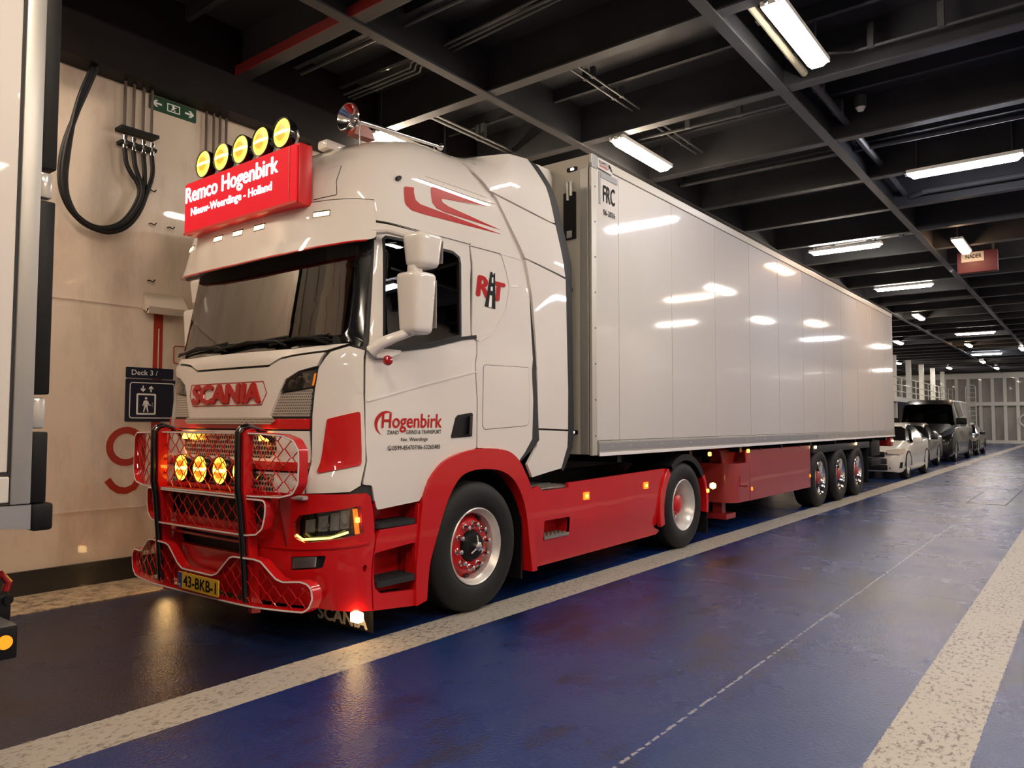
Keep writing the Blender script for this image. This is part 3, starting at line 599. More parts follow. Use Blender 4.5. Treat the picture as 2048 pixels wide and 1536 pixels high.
for i,dy in enumerate((-.24,-.16,-.09,-.02)): 
    pipe('wall_pipe','thin brown pipe behind the roof lamps high on the wall',[(XW+.05,dy,3.3),(XW+.05,dy,4.62)],.013,bpy.data.materials['pipe_brown'],group='pipes behind the roof lamps')
hk=thing('wall_hook','small black hose hooks on the cream wall above the truck','hook',(XW,-.75,3.35))
for y,z in ((-.03,.32),(-.02,0),(.16,0),(-.02,-.55)): MB().tube([(0,y,z),(.04,y,z),(.05,y+.03,z-.015),(.04,y+.05,z+.01)],.006,6).build('hook',BLACK,hk)
# ================================================================== TRACTOR UNIT
TR=thing('truck','red and white lorry tractor unit with lit roof sign and bull bar','truck',(XC,1.0,0))
TO=Vector((XC,1.0,0))
def T(o):            # a part built in world coordinates, hung under the truck
    o.location=-TO; o.parent=TR; return o
def W_(f): return f
XF=lambda x:(lambda u,v,d=0: Vector((x+d,u,v)))           # side plane, u=y v=z, outward +X
XFm=lambda x:(lambda u,v,d=0: Vector((2*XC-x-d,u,v)))     # mirrored
def ay(y,z):                                              # arc coordinate of a point on the flank at depth y
    W=lerp(z,WT);F=lerp(z,FT); return _pl(round(W,3))[-1][2]+(y-(F+.45))
def mir(p): return [(-a,z) for a,z in p]
# upper shell (roof, header)
zs=[2.86,2.93,3.0,3.08,3.15,3.23,3.3,3.38,3.45,3.51,3.57,3.615,3.66,3.685,3.71,3.73]
V=[];Fc=[];NC=72
for z in zs:
    am=ay(1.12,z)
    for i in range(NC+1):
        s=-1+2*i/NC; s=math.copysign(abs(s)**.85,s); V.append(S(s*am,z))
for r in range(len(zs)-1):
    for i in range(NC): a=r*(NC+1)+i; Fc.append([a,a+1,a+NC+2,a+NC+1])
top=len(zs)-1; Fc.append([top*(NC+1)+i for i in range(NC+1)])
for r in range(1): pass
shell=T(fromdata('roof_shell',V,Fc,WHITE,smooth=50))
T(MB().box(-2.32,-.22,1.09,1.125,.95,3.38).build('cab_rear_wall',BLACK,smooth=0))
# dark carcass behind the gaps (with window openings)
wsg=[(-1.135,2.009),(-.65,2.007),(.65,2.007),(1.135,2.009),(1.118,2.64),(1.10,2.72),(-1.10,2.72),(-1.118,2.64)]
dwin=rnd([(1.232,2.74),(1.262,2.768),(1.60,2.783),(1.955,2.782),(2.03,2.75),(2.046,2.68),(2.137,2.114),(1.805,2.022),(1.499,1.967),(1.359,1.949)],.012,2)
car=[(-3.0,1.1),(-2.45,1.24),(-2.15,1.18),(-1.87,.90),(-1.47,.87),(-1.44,.93),(-.3,.93),(-.3,1.40),(.3,1.40),(.3,.93),(1.44,.93),(1.47,.87),(1.87,.90),(2.15,1.18),(2.45,1.24),(3.0,1.1),(ay(1.1,1.3),1.3),(ay(1.1,2.0),2.0),(ay(1.1,2.9),2.9),(-ay(1.1,2.9),2.9),(-ay(1.1,2.0),2.0),(-ay(1.1,1.3),1.3)]
T(panel('cab_carcass',car,SEAM,None,off=-.012,th=.02,holes=[inset(wsg,.0),dwin,mir(dwin)],gap=0,bev=0,step=.1))
# windscreen
ws=T(panel('windscreen',wsg,GLASS,None,off=-.006,th=.006,gap=0,bev=0,step=.12))
bandp=rnd([(-1.215,1.965),(1.215,1.965),(1.16,2.78),(-1.16,2.78)],.03)
T(panel('windscreen_surround',bandp,GLOSSB,None,off=.0,th=.012,holes=[rnd(inset(wsg,.035),.08)],gap=0,bev=0,step=.1))
# far-side and near-side doors
door=[(1.160,2.852),(2.150,2.868),(2.171,2.583),(2.245,2.135),(2.317,2.098),(2.397,1.63),(2.419,1.250),(2.257,1.225),(2.127,1.166),(2.014,1.088),(1.945,.985),(1.87,.891),(1.473,.864),(1.442,.936),(1.418,1.03),(1.345,1.038),(1.295,1.337),(1.270,1.637),(1.250,1.942)]
for sd in (1,-1):
    f=(lambda q:q) if sd>0 else mir
    d=T(panel('door',rnd(f(door),.02,3),WHITE,None,holes=[f(dwin)],step=.08,bev=.004))
    if sd>0: DOOR=d
    T_=lambda o: (setattr(o,'parent',d),o)[1]
    T_(panel('window_frame',f(dwin),BLACK,None,off=.001,th=.015,holes=[f(inset(dwin,.022))],gap=0,bev=0,step=.1))
    def flatfn(u,v,d=0,sd=sd):
        A=Vector(S(sd*1.235,v,0));B=Vector(S(sd*2.15,v,0)); t=(abs(u)-1.235)/.915; return A.lerp(B,t)+Vector((sd*(d-.012),0,0))
    T_(panel('window_pane',f(inset(dwin,.010)),TINTG if sd>0 else GLASS,None,fn=flatfn,off=0,th=.004,gap=0,bev=0,step=.3))
    T_(panel('window_sill_trim',f([(1.34,1.935),(1.36,1.952),(1.50,1.969),(1.806,2.024),(2.137,2.116),(2.30,2.145),(2.31,2.118),(2.14,2.088),(1.81,2.0),(1.50,1.945)]),BLACK,None,off=.008,th=.012,gap=0,bev=0))
    hd=rnd([(2.112,1.335),(2.345,1.345),(2.355,1.352),(2.352,1.520),(2.335,1.530),(2.18,1.510),(2.155,1.49)],.015)
    hh=T_(panel('door_handle',f(hd),BLACK,None,off=.004,th=.01,gap=0,bev=.002,step=0))
    panel('door_handle_grip',f(rnd([(2.29,1.36),(2.325,1.365),(2.32,1.51),(2.295,1.505)],.01)),GLOSSB,None,off=.03,th=.025,gap=0,bev=.004,step=0).parent=d
    # pressed feature line running up along door
# door crease: shallow raised swage
panel('door_swage',[(1.288,1.590),(1.75,1.705),(2.388,1.852),(2.386,1.862),(1.75,1.718),(1.288,1.602)],WHITE,None,off=.005,th=.008,gap=0,bev=.004).parent=DOOR
# side sleeper panel, locker, roof joint
side=[(2.158,2.876),(2.68,2.870),(2.90,2.865),(3.012,2.317),(3.099,1.939),(3.144,1.648),(3.15,1.312),(2.99,1.124),(2.745,1.209),(2.49,1.249),(2.425,1.25),(2.403,1.63),(2.323,2.10),(2.252,2.14)]
for sd in (1,-1):
    f=(lambda q:q) if sd>0 else mir
    T(panel('side_panel',rnd(f(side),.012,2),WHITE,None,step=.08))
    lk=rnd([(2.455,1.912),(3.055,1.925),(3.09,1.45),(3.05,1.428),(2.50,1.400),(2.478,1.43)],.03)
    T(panel('locker_door',f(lk),WHITE,None,off=.003,th=.012,gap=0,bev=.003,step=.1)); T(panel('locker_gap',f(inset(lk,-.004)),SEAM,None,off=.0012,th=.001,holes=[f(lk)],gap=0,bev=0,step=.1))
# joint line under the roof shell and embossed outline behind the door
def strip(name,pts,w,m,off,th=.002,parent=None,close=False):
    L=[];R=[]
    for i,p in enumerate(pts):
        a=Vector(pts[max(0,i-1)]);b=Vector(pts[min(len(pts)-1,i+1)]);t=(b-a).normalized();nn=Vector((-t.y,t.x))*w/2
        L.append(tuple(Vector(p)+nn));R.append(tuple(Vector(p)-nn))
    return panel(name,L+R[::-1],m,parent,off=off,th=th,gap=0,bev=0,step=.08)
em=rnd([(1.16,2.862),(2.16,2.874),(2.555,2.880),(2.672,2.60),(2.656,2.40),(2.52,2.19),(2.335,2.10)],[0,0,.05,.08,.08,.1,0],5)
T(strip('embossed_line',em[1:],.022,WHITE,.007,.008)); T(strip('roof_joint',[(1.165,2.862),(2.16,2.874),(2.50,2.878)],.006,SEAM,.0015))
T(strip('roof_swage',[(1.55,3.32),(2.05,3.33),(2.25,3.33)],.014,WHITE,.004,.006)); T(strip('roof_swage',[(1.50,3.28),(2.2,3.285),(2.42,3.30)],.010,WHITE,.004,.006))
T(strip('side_marker_stripe',[(2.672,2.607),(2.784,2.621)],.012,STRIPEW,.004))
# roof decals: two swooshes
def crv(P,n=2):
    return rnd(P,.06,6)
sw1=rnd([(1.414,3.168),(1.425,3.176),(1.500,3.190),(1.505,3.185),(1.548,3.096),(1.600,3.075),(2.567,3.040),(1.640,3.004),(1.520,3.005),(1.455,3.035),(1.441,3.060)],[.01,.01,.01,.01,.03,.03,0,.05,.05,.05,.02],4)
T(panel('roof_decal',sw1,TXTR,None,off=.0025,th=.001,gap=0,bev=0,step=.08))
sw2=[(1.655,3.235),(1.665,3.246),(1.70,3.250),(2.322,3.247),(1.86,3.195),(2.22,3.225),(1.86,3.185),(1.80,3.175),(1.83,3.150),(1.90,3.132),(2.55,3.077),(1.86,3.074),(1.77,3.085),(1.72,3.118),(1.675,3.20)]
T(panel('roof_decal',sw2,TXTR,None,off=.0025,th=.001,gap=0,bev=0,step=.08))
T(panel('washer_cap',[(1.324+.022*math.cos(t),3.216+.022*math.sin(t)) for t in [PI*i/6 for i in range(12)]],BLACK,None,off=.02,th=.02,gap=0,bev=.003,step=0))
# ---- front: cowl, lid, corners
cowl=[(-1.125,1.985),(-.69,1.962),(0,1.966),(.69,1.962),(1.125,1.985),(.98,1.936),(.708,1.914),(.597,1.899),(.476,1.852),(-.476,1.852),(-.597,1.899),(-.708,1.914),(-.98,1.936)]
T(panel('cowl',cowl,WHITE,None,off=.012,th=.03))
lid=[(-.98,1.928),(-.71,1.906),(-.597,1.890),(-.476,1.843),(.476,1.843),(.597,1.890),(.71,1.906),(.98,1.928),(.933,1.829),(.785,1.799),(.664,1.744),(.618,1.658),(.537,1.493),(.545,1.47),(-.545,1.47),(-.537,1.493),(-.618,1.658),(-.664,1.744),(-.785,1.799),(-.933,1.829)]
T(panel('front_lid',lid,WHITE,None,off=.016,th=.035,bev=.006))
corner=[(1.011,1.93),(1.127,1.970),(1.243,1.940),(1.264,1.637),(1.330,1.038),(1.258,.997),(.961,.985),(.935,1.25),(.916,1.502),(.920,1.67),(.936,1.822)]
rdf=rnd([(1.035,1.475),(1.246,1.528),(1.282,1.172),(1.011,1.118)],.02)
lamp_=rnd([(.927,1.808),(.900,1.691),(.622,1.660),(.664,1.738),(.785,1.793)],.01,2)
mesh_=[(.605,1.648),(.897,1.680),(.890,1.492),(.534,1.492)]
for sd in (1,-1):
    f=(lambda q:q) if sd>0 else mir
    T(panel('corner_panel',rnd(f(corner),.01,2),WHITE,None,off=.006,th=.03,bev=.005))
    T(panel('air_deflector',f(rdf),RED,None,off=.016,th=.014,gap=0,bev=.003))
    lb=T(panel('upper_lamp',f(inset(lamp_,-.006)),STEEL,None,off=-.014,th=.02,gap=0,bev=0))
    for (u,v) in ((.72,1.71),(.79,1.735),(.855,1.755)):
        c=Vector(S(sd*u,v,-.020)); n_=(Vector(S(sd*u,v,.0))-c).normalized(); MB().cyl(c+n_*.005,c+n_*.022,.018,.034,14,False).build('reflector',CHR2,lb)
    panel('lens',f(lamp_),LENS,lb,off=.008,th=.008,gap=0,bev=0)
    panel('indicator',f([(.888,1.70),(.898,1.704),(.912,1.785),(.900,1.78)]),AMBL,lb,off=-.005,th=.01,gap=0,bev=0,step=0)
    T(panel('upper_mesh',f(mesh_),HONEYS,None,off=-.004,th=.01,gap=0,bev=0))
# brand badge
fr=[(-.533,1.743),(.439,1.743),(.489,1.657),(.439,1.572),(-.48,1.572),(-.55,1.657)]
T(panel('badge_outline',fr,TXTR,None,off=.019,th=.002,holes=[inset(fr,.006)],gap=0,bev=0,step=.1))
T(text('badge_lettering','SCANIA',TXTR,None,S,-.475,.42,1.592,1.728,.030,.014,.055,.08))
# ---- grilles and bands
T(panel('grille_band',[(-.90,1.480),(.90,1.480),(.90,1.402),(-.90,1.402)],RED,None,off=.0,th=.03))
T(panel('honeycomb_trim',rnd([(-.56,1.487),(.56,1.487),(.60,1.462),(.55,1.440),(-.55,1.440),(-.60,1.462)],.01),HONEYS,None,off=.02,th=.008,gap=0,bev=.002))
T(panel('grille_band',[(-.90,1.398),(.90,1.398),(.93,1.22),(.93,1.145),(.60,1.145),(.56,1.18),(-.56,1.18),(-.60,1.145),(-.93,1.145),(-.93,1.22)],WHITE,None,off=.0,th=.03,holes=[rnd([(-.60,1.365),(.60,1.365),(.62,1.25),(.56,1.205),(-.56,1.205),(-.62,1.25)],.02)]))
T(panel('grille_band',[(-.93,1.19),(.93,1.19),(.93,1.125),(-.93,1.125)],RED,None,off=.012,th=.02))
T(panel('upper_grille',[(-.64,1.37),(.64,1.37),(.64,1.20),(-.64,1.20)],HONEY,None,off=-.01,th=.01,gap=0,bev=0))
T(panel('grille_band',[(-.93,1.12),(.93,1.12),(.955,.965),(-.955,.965)],WHITE,None,off=0,th=.03,holes=[rnd([(-.66,1.10),(.66,1.10),(.68,.985),(-.68,.985)],.02)]))
T(panel('lower_grille',[(-.70,1.11),(.70,1.11),(.70,.97),(-.70,.97)],HONEY,None,off=-.012,th=.01,gap=0,bev=0))
for u in (-.50,.52):
    p=Vector(S(u,1.345,.03)); mk=T(MB().box(p.x-.045,p.x+.045,p.y-.02,p.y+.03,p.z-.02,p.z+.02,bev=.006).build('grille_lamp',AMB,smooth=0))
# ---- bumper
hl=rnd([(.900,.700),(.894,.802),(.925,.846),(1.283,.900),(1.328,.910),(1.345,.80),(1.370,.722),(.985,.672)],.015,3)
fog=rnd([(.880,.578),(1.130,.598),(1.113,.525),(1.09,.515),(.876,.489)],.01,2)
intake=rnd([(-.52,.66),(.52,.66),(.46,.55),(-.46,.55)],.03); intake2=rnd([(-.72,.92),(.72,.92),(.70,.76),(-.70,.76)],.03)
hole=[(1.384+.016*math.cos(t),.497+.024*math.sin(t)) for t in [PI*i/8 for i in range(16)]]
bump=[(-1.425,.207),(-1.0,.262),(1.0,.262),(1.425,.207),(1.447,.56),(1.462,.68),(1.43,.87),(1.405,.965),(1.37,.990),(-1.37,.990),(-1.405,.965),(-1.43,.87),(-1.462,.68),(-1.447,.56)]
bp_=T(panel('bumper',bump,RED,None,off=.012,th=.05,holes=[hl,mir(hl),fog,mir(fog),intake,intake2,hole,mir(hole)],bev=.006,step=.08))
T(panel('bumper_backing',inset(bump,.02),SEAM,None,off=-.07,th=.02,gap=0,bev=0,step=.12))
T(panel('bumper_lip',[(-1.40,.655),(-.9,.625),(.9,.625),(1.40,.655),(1.40,.668),(.9,.640),(-.9,.640),(-1.40,.668)],RED,None,off=.022,th=.014,gap=0,bev=.004))
cd=MB().box(XC+.72,XC+.98,-1.19,-1.14,.945,.975,bev=.01).build('ball_joint_rod',STEEL); T(cd)
for sd in (1,-1):
    f=(lambda q:q) if sd>0 else mir
    hb=T(panel('headlight',f(inset(hl,-.01)),GLOSSB,None,off=-.055,th=.01,gap=0,bev=0))
    b=MB();b2=MB()
    for (u0,u1,v0,v1) in ((.965,1.035,.735,.815),(1.060,1.125,.745,.84),(1.14,1.20,.75,.86),(1.205,1.265,.76,.875)):
        P=[(u0,v0),(u1,v0+.005),(u1,v1+.01),(u0,v1)]; Q=inset(P,.018)
        n=4; Vv=[S(sd*u,v,-.008) for u,v in P]+[S(sd*u,v,-.05) for u,v in Q]; b.add(Vv,[[i,(i+1)%n,n+(i+1)%n,n+i] for i in range(n)]+[list(range(n,2*n))])
    b.build('reflector',CHR2,hb,20)
    for (u,v) in ((1.095,.79),(1.235,.815)):
        c=Vector(S(sd*u,v,-.045)); n_=(Vector(S(sd*u,v,.05))-c).normalized(); b2.cyl(c,c+n_*.03,.026,.018,16)
    b2.build('projector',CHR2,hb)
    strip('running_light',f([(.899,.717),(.953,.690),(1.144,.706),(1.200,.722),(1.262,.740)]),.014,DRL,-.002,.006,hb)
    panel('indicator',f([(1.283,.888),(1.316,.888),(1.343,.724),(1.312,.722)]),AMBL,hb,off=-.006,th=.01,gap=0,bev=0,step=0)
    c=S(sd*1.318,.815,.0); MB().box(c[0]-.012,c[0]+.012,c[1]-.012,c[1]+.012,c[2]-.016,c[2]+.016,bev=.004).build('indicator_bulb',AMB,hb)
    panel('lens',f(hl),LENS,hb,off=.012,th=.006,gap=0,bev=0)
    fb=T(panel('fog_light',f(inset(fog,-.006)),GLOSSB,None,off=-.01,th=.02,gap=0,bev=0))
    P=[(.890,.572),(1.060,.585),(1.056,.520),(.888,.502)]; panel('reflector',f(P),CHR2,fb,off=.0,th=.01,gap=0,bev=0,step=.02); panel('lens',f(P),LENS,fb,off=.011,th=.004,gap=0,bev=0)
    # step side panel, wells, steps
    lw=rnd([(1.456,.585),(1.838,.612),(1.842,.281),(1.506,.31),(1.46,.355)],.02,3)
    sp_=[(1.429,.205),(1.80,.167),(1.845,.200),(1.862,.40),(1.872,.70),(1.868,.885),(1.845,.880),(1.842,.742),(1.50,.738),(1.470,.690),(1.452,.56)]
    ss=T(panel('step_side_panel',f(sp_),RED,None,off=.010,th=.03,holes=[f(lw)],bev=.005))
    panel('step_well',f([(1.44,.28),(1.86,.26),(1.88,.98),(1.44,.98)]),RED,ss,off=-.19,th=.01,gap=0,bev=0,step=.1)
    V=[];
    for u in (1.448,1.850):
        q=[S(sd*u,.25,.0),S(sd*u,.95 if u<1.5 else .90,.0),S(sd*u,.95,-.2),S(sd*u,.25,-.2)]; MB().add(q,[[0,1,2,3]]).build('step_well_side',RED,ss,0)
    for nm,z0,z1,ov in (('step',.742,.772,.012),('step',.352,.392,.02)):
        P=[(1.462,0),(1.868,0),(1.868,1),(1.462,1)]
        tr=rnd([(1.464,-.19),(1.464,ov-.045),(1.50,ov),(1.82,ov),(1.862,ov-.04),(1.862,-.19)],.02)
        b=MB(); b.prism(tr,lambda u,o_,z:Vector(S(sd*u,z,o_)),z0,z1)
        for iu in range(16):
            for io in range(7):
                u=1.475+iu*.0245+(.012 if io%2 else 0); o_=ov-.02-io*.027
                if u<1.85: b.prism([(u-.009,o_),(u,o_-.009),(u+.009,o_),(u,o_+.009)],lambda u_,q,z:Vector(S(sd*u_,z,q)),z1,z1+.005)
        b.build('step',DGREY,ss,0)
    # wheel-arch flare
    ao=[(1.808,.168),(1.860,.60),(1.87,.885),(1.983,1.125),(2.112,1.207),(2.364,1.252),(2.64,1.249),(2.837,1.215),(3.045,1.088),(3.196,.879),(3.245,.55),(3.248,.195)]
    ai=[(3.175,.195),(3.170,.45),(3.100,.759),(2.962,.965),(2.796,1.060),(2.578,1.090),(2.393,1.088),(2.257,1.046),(2.135,.888),(2.035,.62),(1.96,.40),(1.915,.19)]
    ar=T(panel('wheel_arch',f(chaikin(ao)+chaikin(ai)),RED,None,off=.028,th=.12,gap=0,bev=.022,step=.08))
    b=MB(); # dark wheel house
    yc,zc,rr=.24,.50,.62
    pts=[(yc+rr*math.cos(t),zc+rr*.96*math.sin(t)) for t in [PI*i/20 for i in range(21)]]
    for (a0,b0),(a1,b1) in zip(pts,pts[1:]):
        xa=XC+sd*1.20; xb=XC+sd*.80; b.add([(xa,a0,b0),(xa,a1,b1),(xb,a1,b1),(xb,a0,b0)],[[0,1,2,3]])
    b.add([(XC+sd*.80,p[0],p[1]) for p in pts],[list(range(len(pts)))])
    T(b.build('wheel_house',BLACK))
# corner lamp and branded rubber apron under the bumper
ff=lambda y:(lambda u,v,d=0: Vector((u,y-d,v)))
for xa,xb in ((-.73,-.05),(-2.49,-1.81)):
    ap=T(panel('front_flap',[(xa,.36),(xb,.36),(xb,.058),(xa,.050)],BLACK,None,fn=ff(-.80),off=0,th=.008,gap=0,bev=0,step=0))
    text('flap_lettering','SCANIA',mat('flap_grey_letters',(.55,.52,.48),.5) if xa>-1 else bpy.data.materials['flap_grey_letters'],ap,ff(-.80),xa+.11,xb-.05,.072,.158,.003,0,.045)
c=S(1.30,.215,.03); T(MB().box(c[0]-.05,c[0]+.03,c[1]-.02,c[1]+.035,.160,.225,bev=.012).build('corner_lamp',FOGW))
c=S(-1.30,.215,.03); T(MB().box(c[0]-.03,c[0]+.05,c[1]-.02,c[1]+.035,.160,.225,bev=.012).build('corner_lamp',FOGW))
# ---- sun visor
def VS(a,t,d=0):     # t 0 bottom .. 1 top
    zb=lerp(abs(a),[(0,2.625),(.6,2.632),(.95,2.656),(1.15,2.69),(1.2,2.70)]); z=zb+(2.998-zb)*t
    o=.135*(1-t)+.045*t
    return Vector(S(a,min(z,3.0),o+d))
vz=rnd([(-1.17,.0),(1.17,.0),(1.175,.98),(-1.175,.98)],[.06,.10,.03,.03],6)
vis=T(panel('sun_visor',vz,WHITE,None,fn=VS,off=0,th=.016,gap=0,bev=.004,step=(.06,.25)))
panel('visor_edge',[(-1.16,-.012),(1.13,-.012),(1.13,.018),(-1.16,.018)],RED,vis,fn=VS,off=.003,th=.022,gap=0,bev=.003,step=(.06,0))
V=[];n=0
b=MB(); pts=[-1.17+2.34*i/40 for i in range(41)]
for a0,a1 in zip(pts,pts[1:]): b.add([VS(a0,1,0),VS(a1,1,0),Vector(S(a1,3.0,0)),Vector(S(a0,3.0,0))],[[0,1,2,3]])
for a0 in (-1.17,1.17): b.add([VS(a0,0,0),VS(a0,1,0),Vector(S(a0,3.0,0)),Vector(S(a0,2.72,0))],[[0,1,2,3]])
b.build('visor_top_web',WHITE,vis)
for u in (-.86,-.34,-.06,.22,.84):
    ml=panel('marker_light',rnd([(u-.060,.66),(u+.060,.66),(u+.060,.745),(u-.060,.745)],.006),WARMW,vis,fn=VS,off=.006,th=.01,gap=0,bev=.002,step=0)
    panel('marker_housing',rnd([(u-.066,.645),(u+.064,.645),(u+.064,.775),(u-.066,.775)],.006),BLACK,vis,fn=VS,off=.003,th=.004,gap=0,bev=0,step=0)
# ---- lit roof sign
sx0,sx1,sy,sz0,sz1=-.765,.752,-1.105,2.985,3.40
FS=plane_fn((XC,sy,0),(1,0,0),(0,0,1))
sg=T(MB().box(XC+sx0,XC+sx1,sy+.004,sy+.125,sz0-.02,sz1,bev=.02).build('roof_sign',SIGNS))
panel('sign_face',rnd(R_(sx0+.015,sx1-.015,sz0,sz1-.018),.02),SIGNR,sg,fn=FS,off=.006,th=.01,gap=0,bev=0,step=0)
for zz in (sz0+.045,): MB().box(XC+sx0+.01,XC+sx1-.01,sy-.012,sy-.002,zz-.065,zz-.045).build('sign_rim',SIGNS,sg,0)
MB().box(XC+sx1-.10,XC+sx1-.088,sy-.010,sy-.004,sz0,sz1-.02).build('sign_rim',SIGNS,sg,0)
text('sign_lettering','Remco Hogenbirk',SIGNW,sg,FS,sx0+.035,sx0+1.29,3.185,3.345,.012,.004,.028)
text('sign_lettering','Nieuw-Weerdinge - Holland',SIGNW,sg,FS,sx0+.12,sx0+1.22,3.088,3.170,.012,.004,.022)
# round spotlights on the roof and behind the grille mesh
def spot(x,y,z,r,parent,post=None):
    M=Matrix.Translation(Vector((x,y,z)))@Matrix.Rotation(-PI/2,4,'Z')      # local X -> -Y
    h=MB().lathe([(-.10,.02),(-.10,r*.55),(-.05,r*.98),(.0,r*1.04),(.012,r*1.04),(.012,r*.95)],None,36)
    o=h.build('spotlight',GLOSSB); o.matrix_world=M; o.parent=TR; o.matrix_parent_inverse=Matrix.Translation(-TO)
    ln=MB().lathe([(.004,r*.96),(.014,r*.8),(.020,r*.4),(.022,.0001)],None,36).build('spotlight_lens',SPOT); ln.parent=o; return o
for u in (-.526,-.263,0,.263,.526):
    s_=spot(XC+u,-1.08,3.515,.107,TR)
T(MB().tube([(XC-.70,-.99,3.42),(XC-.68,-.98,3.40),(XC+.68,-.98,3.40),(XC+.70,-.99,3.42)],.018,8).build('lamp_bar',BLACK))
b=MB()
for u in (-.526,-.263,0,.263,.526): b.cyl((XC+u,-1.02,3.40),(XC+u,-1.02,3.46),.014,n=8)
T(b.build('lamp_post',BLACK))
# wiring / roof cap behind, beacon, horn
c=T(MB().box(-.96,-.84,-.62,-.42,3.57,3.645,bev=.02).build('roof_rail_box',WHITE))
T(MB().prism([(-.47,3.69),(-.26,3.70),(-.30,3.765),(-.38,3.80),(-.44,3.79)],lambda u,v,d:Vector((d,u,v)),-.78,-.69).build('beacon',mat('beacon_red_brown',(.25,.05,.03),.3),smooth=0))
hx=-.45
T(MB().lathe([(0,.105),(-.004,.110),(-.02,.10),(-.05,.066),(-.08,.040),(-.11,.028)],Matrix.Translation((hx,-.74,3.668))@Matrix.Rotation(-PI/2+.10,4,'Z')@Matrix.Rotation(.0,4,'Y'),36).build('horn',CHROME))
T(MB().tube([(hx,-.63,3.672),(hx,.20,3.735)],[.020,.012],12).tube([(hx,.20,3.735),(hx,.225,3.737)],[.012,.028],12).cyl((hx,.225,3.737),(hx,.245,3.738),.028,n=16).build('horn_tube',CHROME))
T(MB().cyl((hx,-.625,3.66),(hx,-.625,3.50),.007,n=8).build('horn_bracket',CHROME)); T(MB().cyl((hx,.16,3.73),(hx,.16,3.62),.007,n=8).build('horn_bracket',CHROME))
# front roof hatch with lock next to the sign
hat=rnd([(.66,3.245),(.862,3.280),(.910,3.045),(.72,3.03)],.01,2); T(panel('roof_hatch',hat,WHITE,None,off=.006,th=.008,gap=0,bev=.002,step=.05)); T(panel('roof_hatch_gap',inset(hat,-.004),SEAM,None,off=.0015,th=.001,holes=[hat],gap=0,bev=0,step=.05))
# ---- mirrors
def mirror(sd):
    X=lambda x: x if sd>0 else 2*XC-x
    def shell(nm,x0,x1,y0,y1,z0,z1,r):
        b=bmesh.new(); bmesh.ops.create_cube(b,size=1)
        for v in b.verts:
            k=.84 if v.co.z<0 else 1.0
            v.co=Vector(((x0+x1)/2+v.co.x*(x1-x0)*k,(y0+y1)/2+v.co.y*(y1-y0)*(.8 if v.co.z<0 else 1),(z0+z1)/2+v.co.z*(z1-z0)))
        bmesh.ops.bevel(b,geom=b.edges[:],offset=r,segments=5,affect='EDGES',profile=.6)
        b.verts.index_update(); V=[Vector((X(v.co.x),v.co.y,v.co.z)) for v in b.verts];Fc=[[v.index for v in f.verts] for f in b.faces];b.free(); return fromdata(nm,V,Fc,WHITE,smooth=60)
    m=T(shell('mirror',.03,.245,-.715,-.50,2.05,2.475,.05))
    a=shell('wide_angle_mirror',.035,.235,-.665,-.43,2.515,2.755,.05); a.parent=m
    MB().box(X(.07),X(.15),-.64,-.55,2.45,2.54,bev=.02).build('mirror_neck',WHITE,m)
    for (x0,x1,y0,y1,z0,z1) in ((.055,.225,-.500,-.496,2.10,2.43),(.055,.215,-.430,-.426,2.56,2.72)): MB().box(X(x0),X(x1),y0,y1,z0,z1).build('mirror_glass',CHROME,m,0)
    arm=MB().tube([(X(-.06),-.83,1.93),(X(.0),-.80,1.985),(X(.06),-.72,2.03),(X(.12),-.62,2.075)],[.045,.04,.035,.03],12)
    arm.build('mirror_arm',WHITE,m); MB().tube([(X(-.10),-.80,2.765),(X(-.03),-.72,2.775),(X(.08),-.60,2.735)],[.03,.026,.022],10).build('mirror_arm',WHITE,m)
    y0=1.19 if sd>0 else -1.19
    P=[(1.235,1.945),(1.36,1.955),(1.50,1.955),(1.50,1.925),(1.40,1.885),(1.32,1.885)]
    panel('mirror_foot',P if sd>0 else mir(P),WHITE,m,off=.05,th=.05,gap=0,bev=.008,step=0)
    lp=MB().lathe([(0,.001),(.0,.022),(.02,.034),(.045,.034),(.06,.022),(.062,.001)],Matrix.Translation((X(.02),-.745,1.868))@Matrix.Rotation(-.9 if sd>0 else -2.2,4,'Z'),20).build('marker_lamp',REDL,m)
mirror(1); mirror(-1)
# lettering on the door
for s,a in (('Hogenbirk',(1.420,2.006,1.385,1.514,TXTR,.026)),('ZAND',(1.472,1.580,1.372,1.398,TXTB,.012)),('GRIND & TRANSPORT',(1.648,2.006,1.372,1.400,TXTB,.008)),('Nw. Weerdinge',(1.605,1.868,1.314,1.348,TXTB,.010)),('0599-854707/06-52265485',(1.530,2.004,1.262,1.292,TXTB,.012))):
    text('door_lettering',s,a[4],DOOR,S,a[0],a[1],a[2],a[3],.0022,0,a[5],0)
arc=[];n=16
for i in range(n+1): t=.85+3.55*i/n; arc.append((1.452+.097*math.cos(t),1.450+.083*math.sin(t)))
for i in range(n-1,0,-1): t=.85+3.55*i/n; w_=.030*math.sin(PI*i/n); arc.append((1.452+(.097-w_)*math.cos(t),1.450+(.083-w_*.9)*math.sin(t)))
panel('door_lettering',arc,TXTR,DOOR,off=.0022,th=0,gap=0,bev=0,step=0)
ph=[(1.503+.02*math.cos(t),1.277+.018*math.sin(t)) for t in [2*PI*i/20 for i in range(20)]]
panel('door_lettering',ph,TXTB,DOOR,off=.0022,th=0,holes=[inset(ph,.003)],gap=0,bev=0,step=0); panel('door_lettering',[(1.496,1.288),(1.501,1.286),(1.500,1.279),(1.508,1.270),(1.514,1.272),(1.516,1.266),(1.510,1.263),(1.502,1.266),(1.495,1.274),(1.493,1.283)],TXTB,DOOR,off=.0022,th=0,gap=0,bev=0,step=0)
